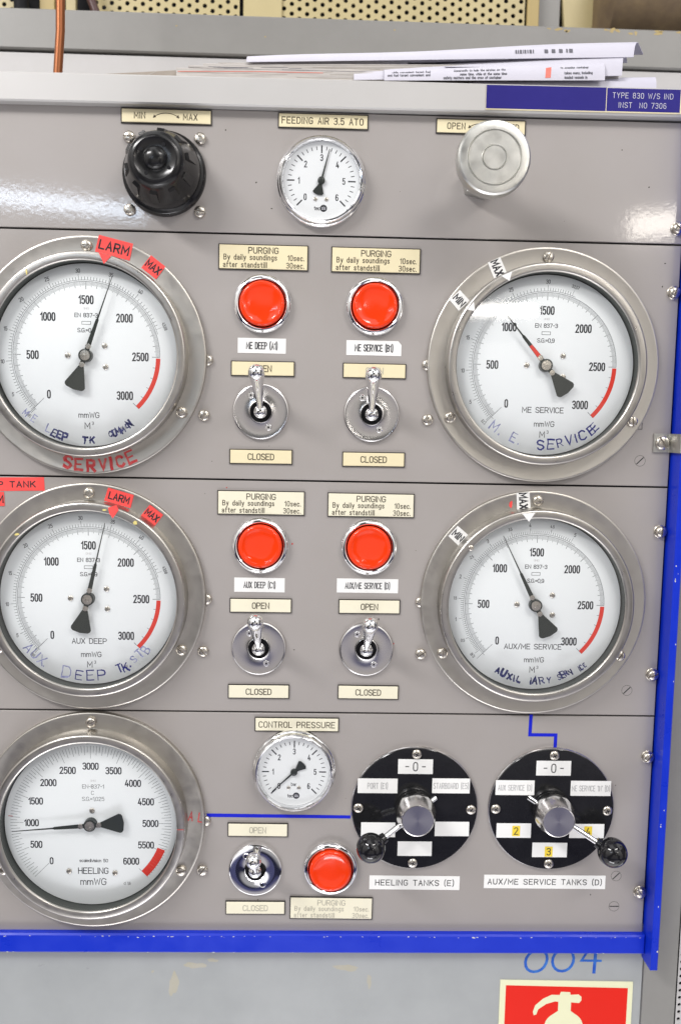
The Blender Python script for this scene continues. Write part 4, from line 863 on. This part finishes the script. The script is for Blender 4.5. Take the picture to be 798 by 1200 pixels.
# ------------------------------------------------------------------ papers lying on top of the cabinet
def sheet(name, xs, zb, zt, dep, label, cat, m_, th=.8, slant0=0, slant1=0, yf=2, back=170, n=28, curl=1.0, wave=1.0, seed=0):
    """a folded sheet: its front edge sits at zb(x); it rises to zt(x) over dep mm and runs back from there"""
    rnd = random.Random(seed); ph = [rnd.uniform(0, 6.28) for _ in range(3)]
    mb = MB(); x0, x1 = xs; K = 9; top = []; 
    for i in range(n + 1):
        f = i / n; row = []
        for k in range(K + 1):
            g_ = k / K
            if g_ <= .75:
                q = g_ / .75; y = yf + dep * (1 - math.cos(q * math.pi / 2)); hz = math.sin(q * math.pi / 2)
            else:
                q = (g_ - .75) / .25; y = yf + dep + (back - dep) * q; hz = 1 - .03 * q
            a = x0 + slant0 * (y - yf) / 60 if y - yf < 60 else x0 + slant0; b = x1 + slant1 * min(1, (y - yf) / 60)
            x = a + (b - a) * f; z = zb(f) + (zt(f) - zb(f)) * hz + wave * .35 * math.sin(f * 9 + ph[0]) * hz
            row.append((x, z, -y))
        top.append(row)
    A = [[mb.pt(*p) for p in row] for row in top]; B = [[mb.pt(p[0], p[1] + th * (k / K), p[2] - th * (1 - k / K)) for k, p in enumerate(row)] for row in top]
    for i in range(n):
        for k in range(K):
            mb.face((A[i][k], A[i][k + 1], A[i + 1][k + 1], A[i + 1][k])); mb.face((B[i][k], B[i + 1][k], B[i + 1][k + 1], B[i][k + 1]))
        mb.face((A[i][0], A[i + 1][0], B[i + 1][0], B[i][0]))
    for k in range(K): mb.face((A[0][k], B[0][k], B[0][k + 1], A[0][k + 1])); mb.face((A[n][k], A[n][k + 1], B[n][k + 1], B[n][k]))
    o = mb.build(name, m_, None, 60); return tag(o, label, cat, 'papers lying on the cabinet')
ln = lambda a, b: (lambda f: a + (b - a) * f)
def magazine(x0, x1, z0, z1l, z1r, label, m_, yf=3, seed=0, cover=MAGC):
    o = thing('magazine', label, 'magazine', (x0 + x1) / 2, z0, 'papers lying on the cabinet'); rnd = random.Random(seed); w = (x1 - x0) / 2; n = 3
    mb = MB(); mb.prism([(-w, 0), (w, 0), (w, z1r - z0), (-w, z1l - z0)], -yf - 160, -yf, .3); mb.build('pages', m_, o)
    mb = MB()
    for j in range(6):
        f = (j + .7) / 6; a = rnd.uniform(-w, w * .4); b = rnd.uniform(a, w)
        mb.stroke([(a, (z1l - z0) * f), (b, (z1l - z0) * f + ((z1r - z1l) * f) * (b + w) / (2 * w))], .28, -yf + .06 + j * .01)
    tag(mb.build('page_edges', cover, o, 0), kind='stuff')
    return o
magazine(-245, -128, 320.0, 321.4, 330.5, 'flat brownish magazine tapering to the left on the cabinet top', MAGC, 8, 3, PAPERG)
magazine(-129.5, 60, 321.6, 330.4, 331.5, 'pile of magazines with one pinkish page edge left of the white papers', PAPERG, 3, 5, MAGC)
mb = MB(); mb.stroke([(-128, 327.4), (-60, 329.2), (-10, 329.6)], .5, -2.85); tag(mb.build('pink_page_edge', MAGR, bpy.data.objects['magazine.001'], 0), kind=None)
bpy.data.objects['pink_page_edge'].location = (34.75 * S, 0, -321.6 * S)
magazine(-108, 235, 331.8, 335.6, 344.0, 'thin red edged magazine lying on the magazine pile', PAPERG, 6, 6, MAGC)
magazine(-152, 20, 326.2, 329.8, 331.6, 'thin grey booklet sticking out left from the magazine pile', PAPERG, 16, 11, NEWS)
magazine(-96, 120, 336.4, 338.0, 341.5, 'thin pale booklet near the top of the magazine pile', PAPERG, 9, 12, MAGC)
magazine(-120, 40, 331.2, 333.2, 334.2, 'thin booklet between the lower magazines', PAPERG, 4.5, 13, NEWS)
magazine(10, 225, 321.8, 326.5, 330.0, 'stack of pages hidden mostly behind the white papers', PAPERG, 12, 8, NEWS)
sheet('paper_roll', (-72.5, 246), ln(336.8, 350.2), ln(345.0, 368), 18, 'long white rolled paper on top of the pile', 'paper', PAPER, 1.0, 0, 34, 4, 36, 30, wave=2.2, seed=1)
sheet('paper_sheet', (60, 240), ln(342.0, 352), ln(344.6, 357), 22, 'thin loose white sheet tucked under the rolled paper', 'paper', PAPER, .35, 0, 14, 9, 50, 30, wave=2, seed=7)
sheet('paper_sheet', (-40, 238), ln(335.2, 343), ln(337.4, 347), 22, 'thin loose sheet lying across the magazines', 'paper', PAPER, .35, 0, 10, 6, 60, 30, wave=1.5, seed=8)
sheet('paper_sheet', (90, 235), ln(337.5, 341), ln(340, 350), 18, 'thin curled sheet just above the newsprint', 'paper', PAPER, .35, 0, 12, 3, 50, 30, wave=2, seed=9)
sheet('paper_sheet', (15.4, 236), ln(324.2, 334), ln(337, 361), 20, 'wide white sheet behind the printed page, middle of the pile', 'paper', PAPER, .8, 0, 26, 1, 40, 30, seed=2)
nw = sheet('newspaper', (40, 221), ln(323.2, 328.6), ln(334, 346), 9, 'folded printed page in front of the white papers', 'paper', PAPER, .6, 0, 4, -2.5, 60, 30, seed=3)
sheet('paper_sheet', (112, 266), ln(321.5, 324.2), ln(327.5, 336.5), 6, 'lowest white paper curling at the right end of the rail', 'paper', PAPER, .6, 0, 6, 3, 120, 24, seed=4)
def news_text():
    mb = MB()
    rows = [('Apparently to help the pirates on the', 118, .62), ('same time, while at the same time', 121, .38), ('and fuel target convenient and', 60, .36), ('to examine container', 196, .64), ('takes many, including', 199, .36), ('while convenient target fuel', 62, .58), ('safety matters and the crew of container', 112, .16), ('loaded vessels in', 197, .14)]
    def zz(x, g_): f = (x - 40) / 181; zb = 323.2 + 5.4 * f; zt = 334 + 12 * f; return zb + (zt - zb) * g_
    for s, x, g_ in rows:
        a = math.degrees(math.atan2(zz(x + 30, g_) - zz(x - 30, g_), 60)); text(mb, s, x, zz(x, g_), 2.0, 2.5 - 9 * (1 - math.cos(math.asin(g_))) + .25, .8, 1.4, 1.2, rot=a)
    mb.cur = 1; st_ = []
    for g_ in (.12, .3, .5, .65, .8, .88):
        h_ = 2.5 - 9 * (1 - math.cos(math.asin(g_))) + .12; xo = 171.5 + g_ * 1.5; st_.append((mb.pt(xo, zz(xo, g_), h_), mb.pt(xo + 4.5, zz(xo + 4.5, g_), h_)))
    for p_, q_ in zip(st_, st_[1:]): mb.face((p_[0], p_[1], q_[1], q_[0]))
    return tag(mb.build('newsprint', [NEWS, MAGR], nw, 0), kind='stuff')
news_text()
mb = MB()
for x, w in ((148, 1.2), (150, .8), (151.6, 1.6), (154, .6), (155.4, 1.4), (157.8, .8), (159.6, 1.8), (162.4, .8), (172, 3), (178, 3), (184, 3), (190, 1.2), (192.4, 3)):
    z = 350.2 + (x - 150) * .05; mb.face([mb.pt(x, z, -4.2), mb.pt(x + w, z, -4.2), mb.pt(x + w, z + 3.4, -5.6), mb.pt(x, z + 3.4, -5.6)])
tag(mb.build('barcode_print', NEWS, bpy.data.objects['paper_roll'], 0), kind='stuff')
